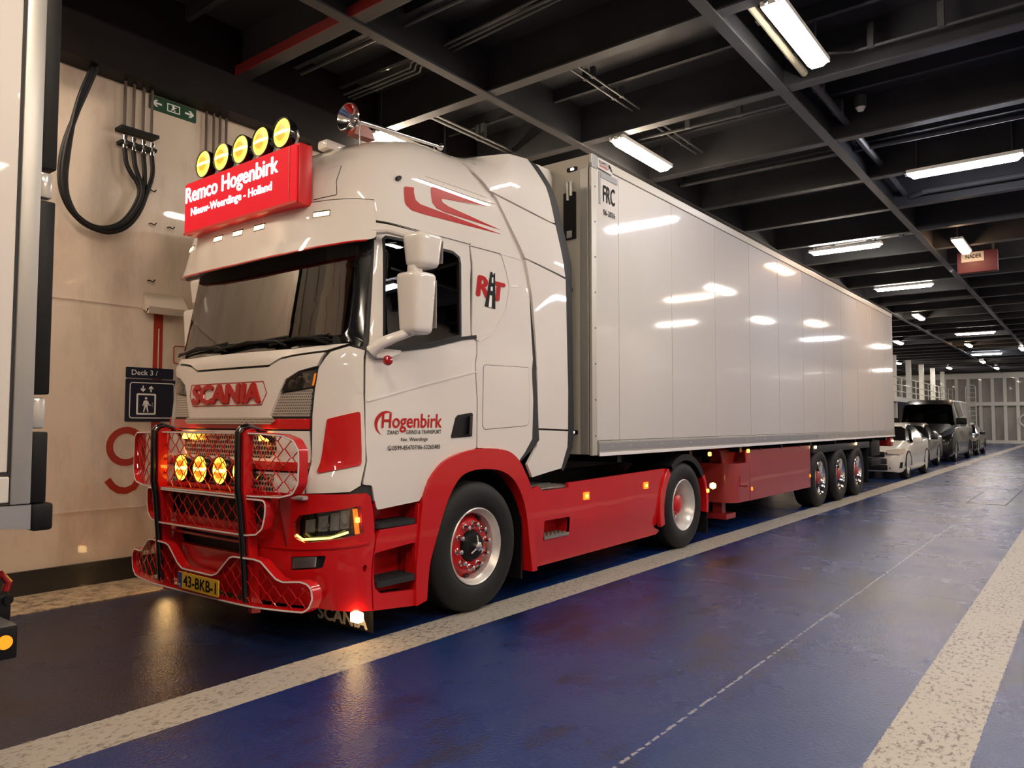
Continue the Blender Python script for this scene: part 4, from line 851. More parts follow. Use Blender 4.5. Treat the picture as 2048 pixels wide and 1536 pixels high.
# road-and-letters emblem on the sleeper side
T(text('side_emblem','R',TXTR,None,S,2.262,2.405,2.470,2.632,.0045,.002,.05)); T(text('side_emblem','T',TXTR,None,S,2.448,2.598,2.462,2.612,.0045,.002,.05))
road=[(2.402,2.690),(2.458,2.686),(2.505,2.385),(2.372,2.392)]
T(panel('side_emblem',road,TXTB,None,off=.006,th=.003,gap=0,bev=0,step=0))
for v0,v1 in ((2.672,2.690),(2.60,2.645),(2.53,2.565),(2.39,2.49)):
    k=lambda v:.006+.012*(2.69-v)/.3; T(panel('side_emblem',[(2.430-k(v1)+.003*(2.69-v1),v1),(2.430+k(v1),v1),(2.434+k(v0),v0),(2.434-k(v0),v0)],STRIPEW,None,off=.0075,th=.002,gap=0,bev=0,step=0))
# wipers
b=MB()
for (u0,u1) in ((-.95,-.10),(-.25,.62),(.45,.98)):
    b.tube([S(u0,1.995,.035),S((u0+u1)/2,2.035,.045),S(u1,2.02,.035)],.008,6); b.tube([S(u0,2.01,.03),S(u1,2.045,.03)],.012,6)
    b.tube([S(u1,1.985,.02),S(u1-.1,2.02,.045),S((u0+u1)/2,2.035,.045)],.011,6)
T(b.build('wiper',BLACK))
# ---- rear side deflectors with dark rubber edges
dpl=[(.382,3.517),(.537,3.385),(.616,3.352),(.72,3.20),(.944,2.882),(1.025,2.56),(1.06,2.2),(1.08,1.8),(1.09,1.36),(1.06,1.25),(.905,1.099),(.983,.980),(1.475,1.033),(1.576,1.227),(1.590,1.45),(1.590,1.747),(1.531,2.904),(1.346,3.630),(1.189,3.868),(.892,3.816),(.451,3.718),(.30,3.68)]
RUBZ=[(1.346,3.845),(1.451,3.657),(1.657,2.925),(1.687,1.595),(1.694,1.393),(1.668,1.22),(1.518,1.008),(1.475,1.033),(1.576,1.227),(1.590,1.45),(1.590,1.747),(1.531,2.904),(1.346,3.630),(1.189,3.868)]
def DF(sd):
    def fn(y,z,d=0):
        # blends from the cab flank outwards to the trailer width
        q=max(0,min(1,(y-.25)/.6)); W=lerp(z,WT)*(1-q)+lerp(min(z,3.3),WT)*q; xi=XC+W
        k=max(0,min(1,(y-.55)/.95)); k=k*k*(3-2*k); x=xi*(1-k)+(-.10-.10*max(0,z-3.0))*k
        
        x+=.015+d
        if z>3.45: x-=(z-3.45)**2*.55
        return Vector((x,y,z)) if sd>0 else Vector((2*XC-x,y,z))
    return fn
for sd in (1,-1):
    f=DF(sd)
    up_=[p for p in dpl]; A=[(.39,3.51),(.537,3.385),(.616,3.352),(.80,3.325),(1.346,3.630-.0)]
    # three pieces: roof corner, upper flank, lower flank
    P1=[(.395,3.515),(.545,3.388),(1.340,3.29),(1.425,3.29),(1.346,3.630),(1.189,3.868),(.892,3.822),(.451,3.72),(.28,3.66)]
    P2=[(.552,3.378),(.616,3.346),(.72,3.20),(.944,2.882),(1.55,2.80),(1.425,3.283),(1.34,3.283)]
    P3=[(.948,2.876),(1.025,2.56),(1.06,2.2),(1.08,1.8),(1.09,1.40),(1.587,1.385),(1.590,1.747),(1.552,2.79)]
    P4=[(1.09,1.392),(1.587,1.377),(1.576,1.227),(1.475,1.033),(.983,.980),(.905,1.099),(1.06,1.25)]
    for i,P in enumerate((P1,P2,P3,P4)):
        T(panel('side_deflector',rnd(P,.008,2),WHITE,None,fn=f,off=0,th=.025,bev=.005,step=.08))
    T(panel('deflector_edge',RUBZ,DGREY,None,fn=f,off=-.006,th=.03,gap=0,bev=.004,step=.08))
    T(panel('deflector_backing',inset([(.85,3.1),(1.40,3.1),(1.54,2.8),(1.58,1.4),(1.45,1.05),(1.0,1.02),(.95,1.12),(1.10,1.3),(1.10,1.8),(.98,2.7)],.0),SEAM,None,fn=f,off=-.03,th=.004,gap=0,bev=0,step=.1))
# roof air deflector
n=24;rows=[(.10,3.69),(.28,3.668),(.451,3.718),(.67,3.769),(.892,3.818),(1.05,3.845),(1.189,3.864),(1.27,3.79),(1.35,3.62)]
V=[];Fc=[]
for (y,z) in rows:
    e=DF(1)(y,z,-.012) if y>.2 else Vector((XC+.62,y,3.60)); wd=e.x-XC
    for i in range(n+1):
        s_=-1+2*i/n; V.append(Vector((XC+s_*wd,y,(z if y>.2 else 3.60)+(.05 if y>.2 else .10)*(1-s_**4))))
for r in range(len(rows)-1):
    for i in range(n): a=r*(n+1)+i; Fc.append([a,a+1,a+n+2,a+n+1])
T(fromdata('roof_deflector',V,Fc,WHITE,smooth=50))
# ---- chassis, skirts, fenders
SKf=XF(-.03)
def skirt(f,sd):
    cut=rnd(R_(1.13,1.53,.43,.60),.015)
    P=[(.88,.885),(1.04,.912),(1.10,.865),(1.51,.865),(1.49,.91),(3.44,.948),(3.36,.62),(3.31,.34),(3.20,.325),(3.39,.262),(3.31,.222),(.94,.200),(.90,.55)]
    def g(u,v,d=0):
        q=f(u,v,d-(.05*max(0,.52-v)/.3 if v<.52 else 0)); return q
    o=T(panel('side_skirt',rnd(P,.012,2),RED,None,fn=g,off=0,th=.03,holes=[cut],bev=.006,step=.12))
    sx=1 if sd>0 else -1
    b=MB(); b.add([g(1.13,.43,-.0),g(1.13,.60,-.0),g(1.13,.60,-.15),g(1.13,.43,-.15)],[[0,1,2,3]]); b.add([g(1.53,.43,0),g(1.53,.60,0),g(1.53,.60,-.15),g(1.53,.43,-.15)],[[0,1,2,3]]); b.add([g(1.13,.60,0),g(1.53,.60,0),g(1.53,.60,-.15),g(1.13,.60,-.15)],[[0,1,2,3]]); b.add([g(1.13,.43,-.15),g(1.13,.60,-.15),g(1.53,.60,-.15),g(1.53,.43,-.15)],[[0,1,2,3]])
    b.build('foothold_recess',RED,o,0)
    tr=noisy(mat('tread_plate',(.42,.40,.36),.35,.8),60,.4,.6,90,dist=.006) if 'tread_plate' not in bpy.data.materials else bpy.data.materials['tread_plate']
    b=MB(); p0=g(1.14,.435,.01);p1=g(1.52,.465,-.14); b.box(min(p0.x,p1.x),max(p0.x,p1.x),1.14,1.52,.435,.462)
    for i in range(6):
        for j in range(3): y_=1.17+i*.062; x_=(p0.x+p1.x)/2+(j-1)*.045; b.cyl((x_,y_,.462),(x_,y_,.47),.014,n=8)
    b.build('foothold',tr,o,0)
    b=MB()
    for i in range(4): xa=XC+sx*(1.21-.06*i); b.box(min(xa,xa-sx*.03),max(xa,xa-sx*.03),1.12,1.52,.868+.004*i,.885+.004*i)
    b.build('catwalk_step',tr,o,0)
    for y_,z_ in ((1.80,.765),(2.98,.785)):
        m_=panel('side_marker',rnd(R_(y_-.045,y_+.045,z_-.035,z_+.035),.005),AMBL,o,fn=f,off=.012,th=.014,gap=0,bev=.002,step=0)
        panel('side_marker_led',rnd(R_(y_-.02,y_+.02,z_-.014,z_+.014),.005),AMB,o,fn=f,off=.014,th=.003,gap=0,bev=0,step=0)
    # rear fender
    yc,zc=3.93,.47
    def ring(r0,r1,t0,t1,n=18): 
        return [(yc+r1*math.cos(t0+(t1-t0)*i/n),zc+r1*.98*math.sin(t0+(t1-t0)*i/n)) for i in range(n+1)]+[(yc+r0*math.cos(t1-(t1-t0)*i/n),zc+r0*.98*math.sin(t1-(t1-t0)*i/n)) for i in range(n+1)]
    fe=T(panel('rear_fender',ring(.555,.63,PI*.70,PI*.20),BLACK,None,fn=f,off=.02,th=.50,gap=0,bev=.02,step=.15))
    panel('fender_flank',ring(.56,.66,PI*1.08,PI*.74,10),RED,fe,fn=f,off=.025,th=.05,gap=0,bev=.008,step=0)
    panel('fender_flank',ring(.575,.635,PI*.19,-PI*.06,10),RED,fe,fn=f,off=.025,th=.08,gap=0,bev=.008,step=0)
    p=f(yc+.60,.62,.03); MB().box(p.x-.012,p.x+.012,p.y-.015,p.y+.015,p.z-.02,p.z+.02,bev=.004).build('side_marker',AMB,fe)
    mf_=T(MB().box(*sorted((XC+sx*1.24,XC+sx*.70)),4.56,4.575,.10,.55).build('mud_flap',BLACK,smooth=0))
    T(MB().box(*sorted((XC+sx*1.19,XC+sx*.86)),.86,.88,.14,.75).build('mud_flap',BLACK,smooth=0))
skirt(SKf,1); skirt(XFm(-.03),-1)
ch=MB()
for s in (-1,1): ch.box(XC+s*.42-.04,XC+s*.42+.04,-.9,5.0,.72,.98)
for y_ in (-.8,.3,1.6,2.8,3.9,4.9): ch.box(XC-.42,XC+.42,y_-.05,y_+.05,.75,.95)
T(ch.build('chassis_frame',BLACK,smooth=0))
ch=MB(); ch.cyl((XC-1.0,.24,.5),(XC+1.0,.24,.5),.06,n=12).cyl((XC-.9,3.93,.49),(XC+.9,3.93,.49),.09,n=12).lathe([(-.16,.1),(-.1,.22),(.1,.22),(.16,.1)],Matrix.Translation((XC,3.93,.49)),20)
T(ch.build('axle',BLACK))
T(MB().box(XC-.95,XC+.95,1.05,3.3,.30,.80,bev=.05).build('tank_unit',BLACK)); T(MB().box(XC-.85,XC+.85,-.75,1.0,.55,.92,bev=.04).build('engine_unit',BLACK))
T(MB().lathe([(-.02,.001),(-.02,.45),(.06,.45),(.06,.001)],Matrix.Translation((XC,3.75,1.03))@Matrix.Rotation(PI/2,4,'Y'),30).build('fifth_wheel',BLACK))
T(MB().box(XC-1.1,XC+1.1,1.15,1.75,.84,.87).build('catwalk',bpy.data.materials['tread_plate'],smooth=0))
b=MB()
for i in range(3):
    x_=XC+.25-.2*i; P=[(x_,1.20,1.7)]
    for k in range(40): P.append((x_+.035*math.cos(k*1.1),1.25+k*.014,1.25+.12*math.cos(k*.16)+.035*math.sin(k*1.1)))
    b.tube(P,.008,5)
T(b.build('air_line',BLACK))
# ---- wheels
def tyre_prof(w_,R=.50): return [(-.04,.288),(-.028,.30),(-.012,.34),(-.006,.40),(-.016,.455),(-.035,.482),(-.055,R-.004),(-.075,R),(-.10,R),(-.102,R-.012),(-.112,R-.012),(-.114,R),(-w_/2-.006,R),(-w_/2-.004,R-.012),(-w_/2+.004,R-.012),(-w_/2+.006,R)][:0] or \
    [(-.045,.286),(-.030,.296),(-.014,.335),(-.006,.40),(-.014,.45),(-.034,.482),(-.060,R-.004),(-.085,R),(-.10,R),(-.10,R-.014),(-.112,R-.014),(-.112,R),(-w_*.42,R),(-w_*.42,R-.014),(-w_*.42-.012,R-.014),(-w_*.42-.012,R),(-w_*.6,R),(-w_*.6,R-.014),(-w_*.6-.012,R-.014),(-w_*.6-.012,R),(-w_+.085,R),(-w_+.06,R-.004),(-w_+.034,.482),(-w_+.006,.40),(-w_+.03,.296),(-w_+.045,.286)]
def wheel(kind,x,y,sd,root,origin,R=.50):
    w_={'steer':.315,'drive':.31,'trail':.385}[kind]; M=Matrix.Translation(Vector((x,y,R-.004)))@(Matrix.Identity(4) if sd>0 else Matrix.Rotation(PI,4,'Z'))
    b=MB().lathe(tyre_prof(w_,R),None,64,False)
    if kind=='drive': b.lathe([(a-.34,r) for a,r in tyre_prof(w_,R)],None,64,False)
    t=b.build('wheel',RUBBER); t.parent=root; t.matrix_parent_inverse=Matrix.Translation(-origin) if False else Matrix.Identity(4); t.location=M.translation-origin; t.rotation_euler=(0,0,0 if sd>0 else PI)
    B=lambda: MB()
    RIMC=STEEL if kind!='trail' else CHROME
    if kind=='steer':
        B().lathe([(-.042,.298),(-.026,.297),(-.020,.290),(-.028,.282),(-.055,.272),(-.075,.255),(-.14,.250),(-.28,.262),(-.30,.285)],None,56).build('rim',RIMC,t)
        b=B().lathe([(-.150,.250),(-.145,.238),(-.125,.222),(-.100,.205),(-.090,.19),(-.088,.125),(-.105,.115)],None,48).build('wheel_disc',RED,t)
        b=B()
        for k in range(10):
            a=2*PI*(k+.5)/10; b.tube([(-.128,.236*math.cos(a+q),.236*math.sin(a+q)) for q in (-.11,-.05,.05,.11)],[.006,.013,.013,.006],8)
        b.build('vent_hole',SEAM,t)
        B().lathe([(-.11,.122),(-.075,.118),(-.055,.105),(-.045,.10),(-.040,.05),(-.030,.045),(-.030,.001)],None,32).build('hub',BLACK,t)
        b=B()
        for k in range(10):
            a=2*PI*k/10+.16; cy,cz=.165*math.cos(a),.165*math.sin(a); b=MB().lathe([(0,.024),(.008,.026),(.012,.018),(.035,.016),(.045,.019),(.058,.017),(.062,.001)],Matrix.Translation((-.09,cy,cz)),14); b.build('wheel_nut',CHROME,t)
        b=B().lathe([(-.03,.036),(.0,.034),(.006,.022),(.006,.001)],None,20)
        for k in range(3):
            a=PI/2+.05+2*PI*k/3; b.tube([(-.012,.03*math.cos(a),.03*math.sin(a)),(-.02,.085*math.cos(a),.085*math.sin(a))],[.011,.008],8)
        b.build('spinner',CHROME,t)
    elif kind=='drive':
        B().lathe([(-.042,.298),(-.026,.297),(-.020,.290),(-.028,.280),(-.06,.270),(-.08,.255),(-.17,.245),(-.20,.235),(-.235,.228)],None,56).build('rim',RIMC,t)
        B().lathe([(-.235,.228),(-.215,.205),(-.205,.17),(-.205,.10)],None,48).build('wheel_disc',RED,t)
        B().lathe([(-.21,.125),(-.14,.12),(-.10,.11),(-.08,.08),(-.075,.001)],None,32).build('hub',RED,t)
        for k in range(10):
            a=2*PI*k/10; MB().lathe([(0,.022),(.01,.024),(.014,.016),(.05,.016),(.058,.001)],Matrix.Translation((-.205,.165*math.cos(a),.165*math.sin(a))),10).build('wheel_nut',CHROME,t)
    else:
        B().lathe([(-.042,.298),(-.026,.297),(-.020,.290),(-.03,.280),(-.07,.268),(-.10,.258),(-.13,.25),(-.125,.235)],None,48).build('rim',CHROME,t)
        B().lathe([(-.125,.235),(-.105,.20),(-.09,.16),(-.09,.11)],None,48).build('wheel_disc',CHROME,t)
        b=B()
        for k in range(10):
            a=2*PI*k/10; b.cyl((-.135,.215*math.cos(a),.215*math.sin(a)),(-.102,.218*math.cos(a),.218*math.sin(a)),.024,n=12)
        b.build('vent_hole',SEAM,t)
        B().lathe([(-.10,.12),(-.05,.11),(-.03,.08),(-.025,.001)],None,28).build('hub',REDT,t)
        for k in range(10):
            a=2*PI*(k+.5)/10; MB().lathe([(0,.018),(.025,.016),(.03,.001)],Matrix.Translation((-.09,.145*math.cos(a),.145*math.sin(a))),8).build('wheel_nut',BLACK,t)
    return t
def wheels(root,origin,lst):
    for kind,y in lst:
        for sd in (1,-1): wheel(kind,(-.012 if sd>0 else 2*XC+.012),y,sd,root,origin)
wheels(TR,TO,[('steer',.24),('drive',3.93)])
# ---- bull bar
def By(X): X=abs(X); return -1.36+.11*max(0,(X-.45)/.75)**2
BF=lambda u,v,d=0: Vector((XC+u,By(u)-d,v))
UP=[(-1.24,1.28),(-1.21,1.345),(-1.12,1.375),(-.644,1.385),(.472,1.387),(.70,1.387),(.93,1.375),(1.03,1.345),(1.075,1.28),(1.08,1.18),(1.075,1.06),(1.03,.99),(.92,.965),(.673,.960),(-.673,.950),(-.92,.952),(-1.12,.965),(-1.20,1.0),(-1.24,1.06)]
UP=[(u*.99,v) for u,v in UP]
MID=[(-.80,.955),(.795,.955),(.788,.838),(.765,.755),(.70,.712),(.60,.700),(-.60,.690),(-.70,.705),(-.77,.75),(-.795,.838)]
LOW=[(-1.15,.262),(-1.19,.327),(-1.17,.40),(-1.10,.440),(-.96,.445),(-.89,.455),(-.75,.555),(-.67,.567),(-.45,.562),(-.40,.55),(-.26,.435),(-.20,.405),(.20,.405),(.26,.425),(.41,.548),(.457,.562),(.678,.568),(.753,.559),(.893,.462),(.95,.449),(1.087,.463),(1.144,.453),(1.180,.417),(1.187,.355),(1.160,.290),(1.11,.262),(.675,.245),(0,.232),(-.675,.225),(-1.05,.225)]
BB=MB()
def ringbar(name,P,closed=True,w_=.016,dep=.065):
    P=rnd(P,.06,4); V,Fc,bd=None,None,None
    inn=inset(P,w_); 
    o=T(panel(name,P,RED,None,fn=BF,off=.0,th=dep,holes=[inn],gap=0,bev=.006,step=.12))
    panel('pinstripe',inset(P,.003),STRIPEW,o,fn=BF,off=.003,th=.004,holes=[inset(P,.0125)],gap=0,bev=0,step=.12); return o,inn
fu,iu=ringbar('bull_bar_frame',UP); fm,im=ringbar('bull_bar_frame',MID); fl,il=ringbar('bull_bar_frame',LOW)
def inside(p,P):
    x,y=p;c=False
    for i in range(len(P)):
        (x1,y1),(x2,y2)=P[i-1],P[i]
        if (y1>y)!=(y2>y) and x<(x2-x1)*(y-y1)/(y2-y1)+x1: c=not c
    return c
def exmesh(parent,P,cw=.130,chh=.105,z0=.0,off=-.03):
    b=MB(); vmin=min(v for u,v in P);vmax=max(v for u,v in P); k0=int(math.floor((vmin-z0)/(chh/2)))-1;k1=int((vmax-z0)/(chh/2))+2
    seg=12
    for k in range(k0,k1):
        if k%2: continue
        zc=z0+k*chh/2
        for sg in (1,-1):
            run=[]
            u=-1.3
            while u<1.3:
                ph=((u/cw)%1.0); # node flats at 0 and .5
                def tri(p):
                    p=p%1.0
                    return 0 if p<.06 or p>.94 else (1 if .44<p<.56 else ((p-.06)/.38 if p<.5 else (.94-p)/.38))
                v=zc+sg*tri(ph)*chh/2
                if inside((u,v),P): run.append(BF(u,v,off+(.004 if sg>0 else 0)))
                else:
                    if len(run)>1: b.tube(run,.0038,5)
                    run=[]
                u+=cw/16
            if len(run)>1: b.tube(run,.0038,5)
    return b.build('wire_mesh',RED,parent,0)
exmesh(fu,iu,z0=.02); exmesh(fm,im,z0=.02); exmesh(fl,il,z0=.03)
POST=[(-1.10,1.30),(-1.22,1.385),(-1.30,1.415),(-1.34,1.424),(-1.375,1.415),(-1.40,1.385),(-1.40,1.25),(-1.396,1.01),(-1.375,.90),(-1.348,.625),(-1.330,.436),(-1.318,.20)]
for u in (-.58,.555):
    o=T(MB().tube([(XC+u,y_,z_) for y_,z_ in rnd(POST,.02,3)],.023,12).build('bull_bar_post',GLOSSB))
    b=MB(); P=[(y_+.016,z_-.012) for y_,z_ in POST[2:]]+[(y_+.085,z_-.02) for y_,z_ in POST[:1:-1]]
    b.prism(P,lambda a,c,d:Vector((d,a,c)),XC+u+.002,XC+u+.042); bevel(b.build('post_plate',RED,o,0),.004)
for u in (-.86,.84):
    T(MB().prism([(-1.27,.97),(-1.27,.90),(-1.19,.55),(-1.17,.30),(-1.12,.30),(-1.12,.97)],lambda a,c,d:Vector((d,a,c)),XC+u-.01,XC+u+.01).build('bull_bar_bracket',REDD,smooth=0))
for u in (-.425,-.16,.108,.368): spot(XC+u,-1.255,1.108,.100,TR)
T(MB().box(XC-.55,XC+.50,-1.27,-1.20,.985,1.005).build('lamp_shelf',RED,smooth=0))
# licence plate
pl=T(panel('licence_plate',rnd(R_(-.205,.325,.268,.380),.008),YEL,None,fn=lambda u,v,d=0:Vector((XC+u,-1.385-d,v)),off=0,th=.01,gap=0,bev=0,step=0))
PF=lambda u,v,d=0:Vector((XC+u,-1.385-d,v))
panel('plate_blue_band',R_(-.200,-.150,.272,.376),BLUE,pl,fn=PF,off=.001,th=.001,gap=0,bev=0,step=0)
text('plate_lettering','43-BKB-1',TXTB,pl,PF,-.125,.300,.286,.362,.0015,0,.025); text('plate_lettering','NL',TXTW,pl,PF,-.188,-.162,.282,.300,.002,0,.02)
# ---- cab interior
inn=mat('interior_dark',(.02,.018,.016),.8); ing=mat('interior_grey',(.16,.15,.13),.8)
T(MB().box(XC-1.10,XC+1.10,-.95,-.45,1.30,1.93,bev=.06).build('dashboard',inn))
T(MB().box(XC-1.12,XC+1.12,-.9,1.05,1.24,1.30).build('cab_floor',inn,smooth=0))
def seat(x):
    b=MB(); b.box(x-.26,x+.26,-.15,.35,1.62,1.78,bev=.05).box(x-.25,x+.25,.28,.42,1.75,2.42,bev=.05).box(x-.14,x+.14,.30,.40,2.42,2.62,bev=.03).box(x-.2,x+.2,-.1,.3,1.29,1.63)
    return T(b.build('seat',inn))
seat(XC-.62); seat(XC+.60)
T(MB().tube([(XC+.60+.23*math.cos(t),-.42+.08*math.sin(t),2.03+.20*math.sin(t)) for t in [2*PI*i/24 for i in range(24)]],.014,8,True).build('steering_wheel',inn))
# pleated side curtain and scalloped fringe
def curtain(u0,u1,v0,v1,off,n,m,scal=False):
    b=bmesh.new(); V=[];Fc=[]
    for i in range(n+1):
        u=u0+(u1-u0)*i/n; d=off-.015*math.cos(i*PI)
        lo=v0+(.035*abs(math.sin(PI*((u-u0)/.17))) *-1+.035 if scal else 0)
        V+=[S(u,v1,d),S(u,lo,d)]
    for i in range(n): Fc.append([2*i,2*i+2,2*i+3,2*i+1])
    return T(fromdata('curtain',V,Fc,m,smooth=60))
curtain(.74,1.02,2.02,2.70,-.07,14,CURT); curtain(-1.02,-.90,2.02,2.70,-.07,8,ing)
curtain(-1.02,1.04,2.58,2.74,-.05,110,inn,True)
T(MB().box(XC+.62,XC+.66,-.80,-.77,2.0,2.64).build('windscreen_pillar',inn,smooth=0))
o=T(MB().cyl((XC-.88,-.80,1.93),(XC-.88,-.80,1.98),.05,.035,16).lathe([(0,.02),(.03,.045),(.06,.05),(.10,.03),(.12,.012)],Matrix.Translation((XC-.88,-.80,1.97))@Matrix.Rotation(-PI/2,4,'Y'),16).build('dashboard_lamp',BRASS))
T(MB().box(XC-.66,XC-.56,-.82,-.72,1.93,2.06,bev=.01).build('dashboard_box',ing)); T(MB().cyl((XC-.43,-.76,1.93),(XC-.43,-.76,2.10),.075,.07,20).build('dashboard_tub',inn))
T(MB().box(XC-1.05,XC+1.05,.55,1.05,1.70,1.95,bev=.05).build('bunk',ing))
# ================================================================== SEMI-TRAILER
TL=thing('semi_trailer','long white refrigerated semi-trailer with red underbody boxes','trailer',(XC,8.6,0)); LO=Vector((XC,8.6,0))
def L(o): o.location=-LO; o.parent=TL; return o
y0,y1,zb,zt=1.86,15.35,1.15,4.05
L(MB().box(2*XC+.02,-.02,y0+.02,y1-.02,zb+.03,zt-.02).build('box_body',TRW,smooth=0))
for sd in (1,-1):
    f=XF(-.002) if sd>0 else XFm(-.002)
    seams=[1.94,2.44,3.64,4.87,6.07,7.27,8.47,9.66,10.85,12.05,13.25,14.4,y1-.03]
    P=[y0+.09]+seams[1:]
    for a,b_ in zip(P,P[1:]): L(panel('side_wall_panel',R_(a,b_,zb+.13,zt-.09),TRW,None,fn=f,off=.0,th=.012,gap=.0025,bev=.002,step=(.6,0)))
    L(MB().build('x',TRW)) if False else None
    for a in P[1:-1]: L(panel('panel_joint',R_(a-.055,a+.055,zb+.13,zt-.10),TRW,None,fn=f,off=.004,th=.004,gap=0,bev=.0015,step=0))
    L(panel('top_rail',R_(y0-.01,y1,zt-.09,zt),mat('rail_cream',(.55,.52,.46),.4,.2,.3) if sd>0 else bpy.data.materials['rail_cream'],None,fn=f,off=.012,th=.03,gap=0,bev=.006,step=0))
    br=L(panel('bottom_rail',R_(y0+.12,y1,zb-.015,zb+.125),ALU,None,fn=f,off=.010,th=.03,gap=0,bev=.004,step=0))
    panel('kick_strip',R_(y0+.12,9.2,zb+.035,zb+.105),GREY,br,fn=f,off=.013,th=.004,gap=0,bev=0,step=0); panel('rail_lip',R_(y0+.12,y1,zb-.02,zb+.012),STRIPEW,br,fn=f,off=.020,th=.012,gap=0,bev=.003,step=0)
    b=MB()
    for i in range(34): p=f(2.22+i*.36,zb+.07,.012); q=f(2.22+i*.36,zb+.07,.018); b.cyl(p,q,.014,.010,8)
    b.build('rivet',ALU,br)
    cp=L(panel('corner_post',R_(y0-.005,y0+.085,zb-.01,zt-.13),mat('post_cream',(.50,.48,.42),.4,.3) if sd>0 else bpy.data.materials['post_cream'],None,fn=f,off=.012,th=.03,gap=0,bev=.004,step=0))
    L(panel('corner_cap',R_(y0-.005,y0+.10,zt-.13,zt+.005),GREY,None,fn=f,off=.014,th=.03,gap=0,bev=.005,step=0))
    b=MB()
    for i in range(8): z=3.74-i*.345; p=f(y0+.055,z,.011); q=f(y0+.055,z,.014); b.cyl(p,q,.009,n=8)
    b.build('screw',SEAM,cp)
SF=XF(0)
L(panel('maker_plate',rnd([(y0+.11,4.045),(y0+.40,4.045),(y0+.38,3.93),(y0+.10,3.945)],.008),mat('plate_pale',(.55,.52,.50),.4),None,fn=SF,off=.0135,th=.004,gap=0,bev=0,step=0))
L(text('maker_lettering','SCHMITZ',TXTB,None,SF,y0+.125,y0+.29,3.992,4.022,.0145,0,.02)); L(text('maker_lettering','CARGOBULL',TXTR,None,SF,y0+.13,y0+.30,3.962,3.985,.0145,0,.02))
L(panel('maker_emblem',[(y0+.305,4.02),(y0+.33,4.025),(y0+.36,4.0),(y0+.385,3.965),(y0+.378,3.955),(y0+.362,3.975),(y0+.352,3.955),(y0+.345,3.985),(y0+.325,3.99),(y0+.318,3.965),(y0+.31,3.99)],TXTB,None,fn=SF,off=.0145,th=0,gap=0,bev=0,step=0))
L(text('side_lettering','FRC',TXTB,None,SF,2.085,2.31,3.635,3.80,.003,0,.02)); L(text('side_lettering','06-2026',TXTB,None,SF,2.085,2.31,3.505,3.56,.003,0,.012))
L(panel('tape_mark',R_(2.005,2.035,3.60,3.92),GREY,None,fn=SF,off=.0035,th=.003,gap=0,bev=0,step=0)); L(panel('tape_mark',R_(2.04,2.36,3.865,3.925),GREY,None,fn=SF,off=.0035,th=.003,gap=0,bev=0,step=0))
# front wall and cooling unit
FR=plane_fn((0,y0-.012,0),(-1,0,0),(0,0,1)) if False else (lambda u,v,d=0: Vector((u,y0-.01-d,v)))
L(MB().box(2*XC+.02,-.02,y0-.02,y0+.03,zb,zt-.01).build('front_wall',TRF,smooth=0))
L(panel('front_rail',R_(-.115,-.02,zb,zt-.13),ALU,None,fn=FR,off=.012,th=.02,gap=0,bev=.004,step=0)); L(panel('front_rail',R_(2*XC+.02,2*XC+.115,zb,zt-.13),ALU,None,fn=FR,off=.012,th=.02,gap=0,bev=.004,step=0))
cu=L(MB().box(XC-.98,XC+.88,y0-.40,y0-.015,1.95,3.98,bev=.10).build('cooling_unit',WHITE))
MB().box(XC-.93,XC+.83,y0-.412,y0-.395,2.9,3.7,bev=.006).build('unit_grille',BLACK,cu); text('unit_lettering','SL',TXTB,cu,XF(XC+.88),y0-.20,y0-.12,3.66,3.72,.002,0,.01)
L(panel('document_box',rnd(R_(-.29,-.155,3.24,3.70),.008),BLACK,None,fn=FR,off=.035,th=.03,gap=0,bev=.003,step=0)); L(MB().tube([(-.235,y0-.05,3.62),(-.235,y0-.06,3.80),(-.20,y0-.05,3.80),(-.20,y0-.05,3.66)],.016,8).build('strap_catch',ALU)); L(panel('document_box_latch',R_(-.25,-.19,3.25,3.32),ALU,None,fn=FR,off=.04,th=.01,gap=0,bev=0,step=0))
for z in (3.93,1.36):
    m_=L(panel('marker_housing',rnd(R_(-.26,-.14,z-.022,z+.022),.02),BLACK,None,fn=FR,off=.02,th=.015,gap=0,bev=.002,step=0)); panel('marker_light',rnd(R_(-.215,-.175,z-.012,z+.012),.01),WHL,m_,fn=FR,off=.024,th=.006,gap=0,bev=0,step=0)
L(MB().box(-.30,-.20,y0-.05,y0-.01,2.72,2.76).build('door_stop',BLACK,smooth=0))
# rear frame
L(MB().box(2*XC,0,y1-.03,y1+.02,zb-.03,zt+.01).build('rear_frame',ALU,smooth=0)); L(MB().box(2*XC+.08,-.08,y1+.01,y1+.05,zb+.08,zt-.1).build('rear_door',TRW,smooth=0))
L(MB().box(-.36,-.04,y1-.18,y1+.06,.90,1.10,bev=.02).build('tail_lamp',REDL)); L(MB().box(2*XC+.04,2*XC+.36,y1-.18,y1+.06,.90,1.10,bev=.02).build('tail_lamp',REDL))
L(MB().box(2*XC+.10,-.10,14.9,15.0,.48,.62,bev=.02).box(XC-.5,XC-.4,14.8,14.95,.6,1.1).box(XC+.4,XC+.5,14.8,14.95,.6,1.1).build('underrun_bar',DGREY)); 
L(MB().box(-.62,-.10,13.5,14.3,.72,1.08,bev=.03).box(-.60,-.12,13.6,14.5,.50,.66,bev=.03).build('pallet_box',BLACK))
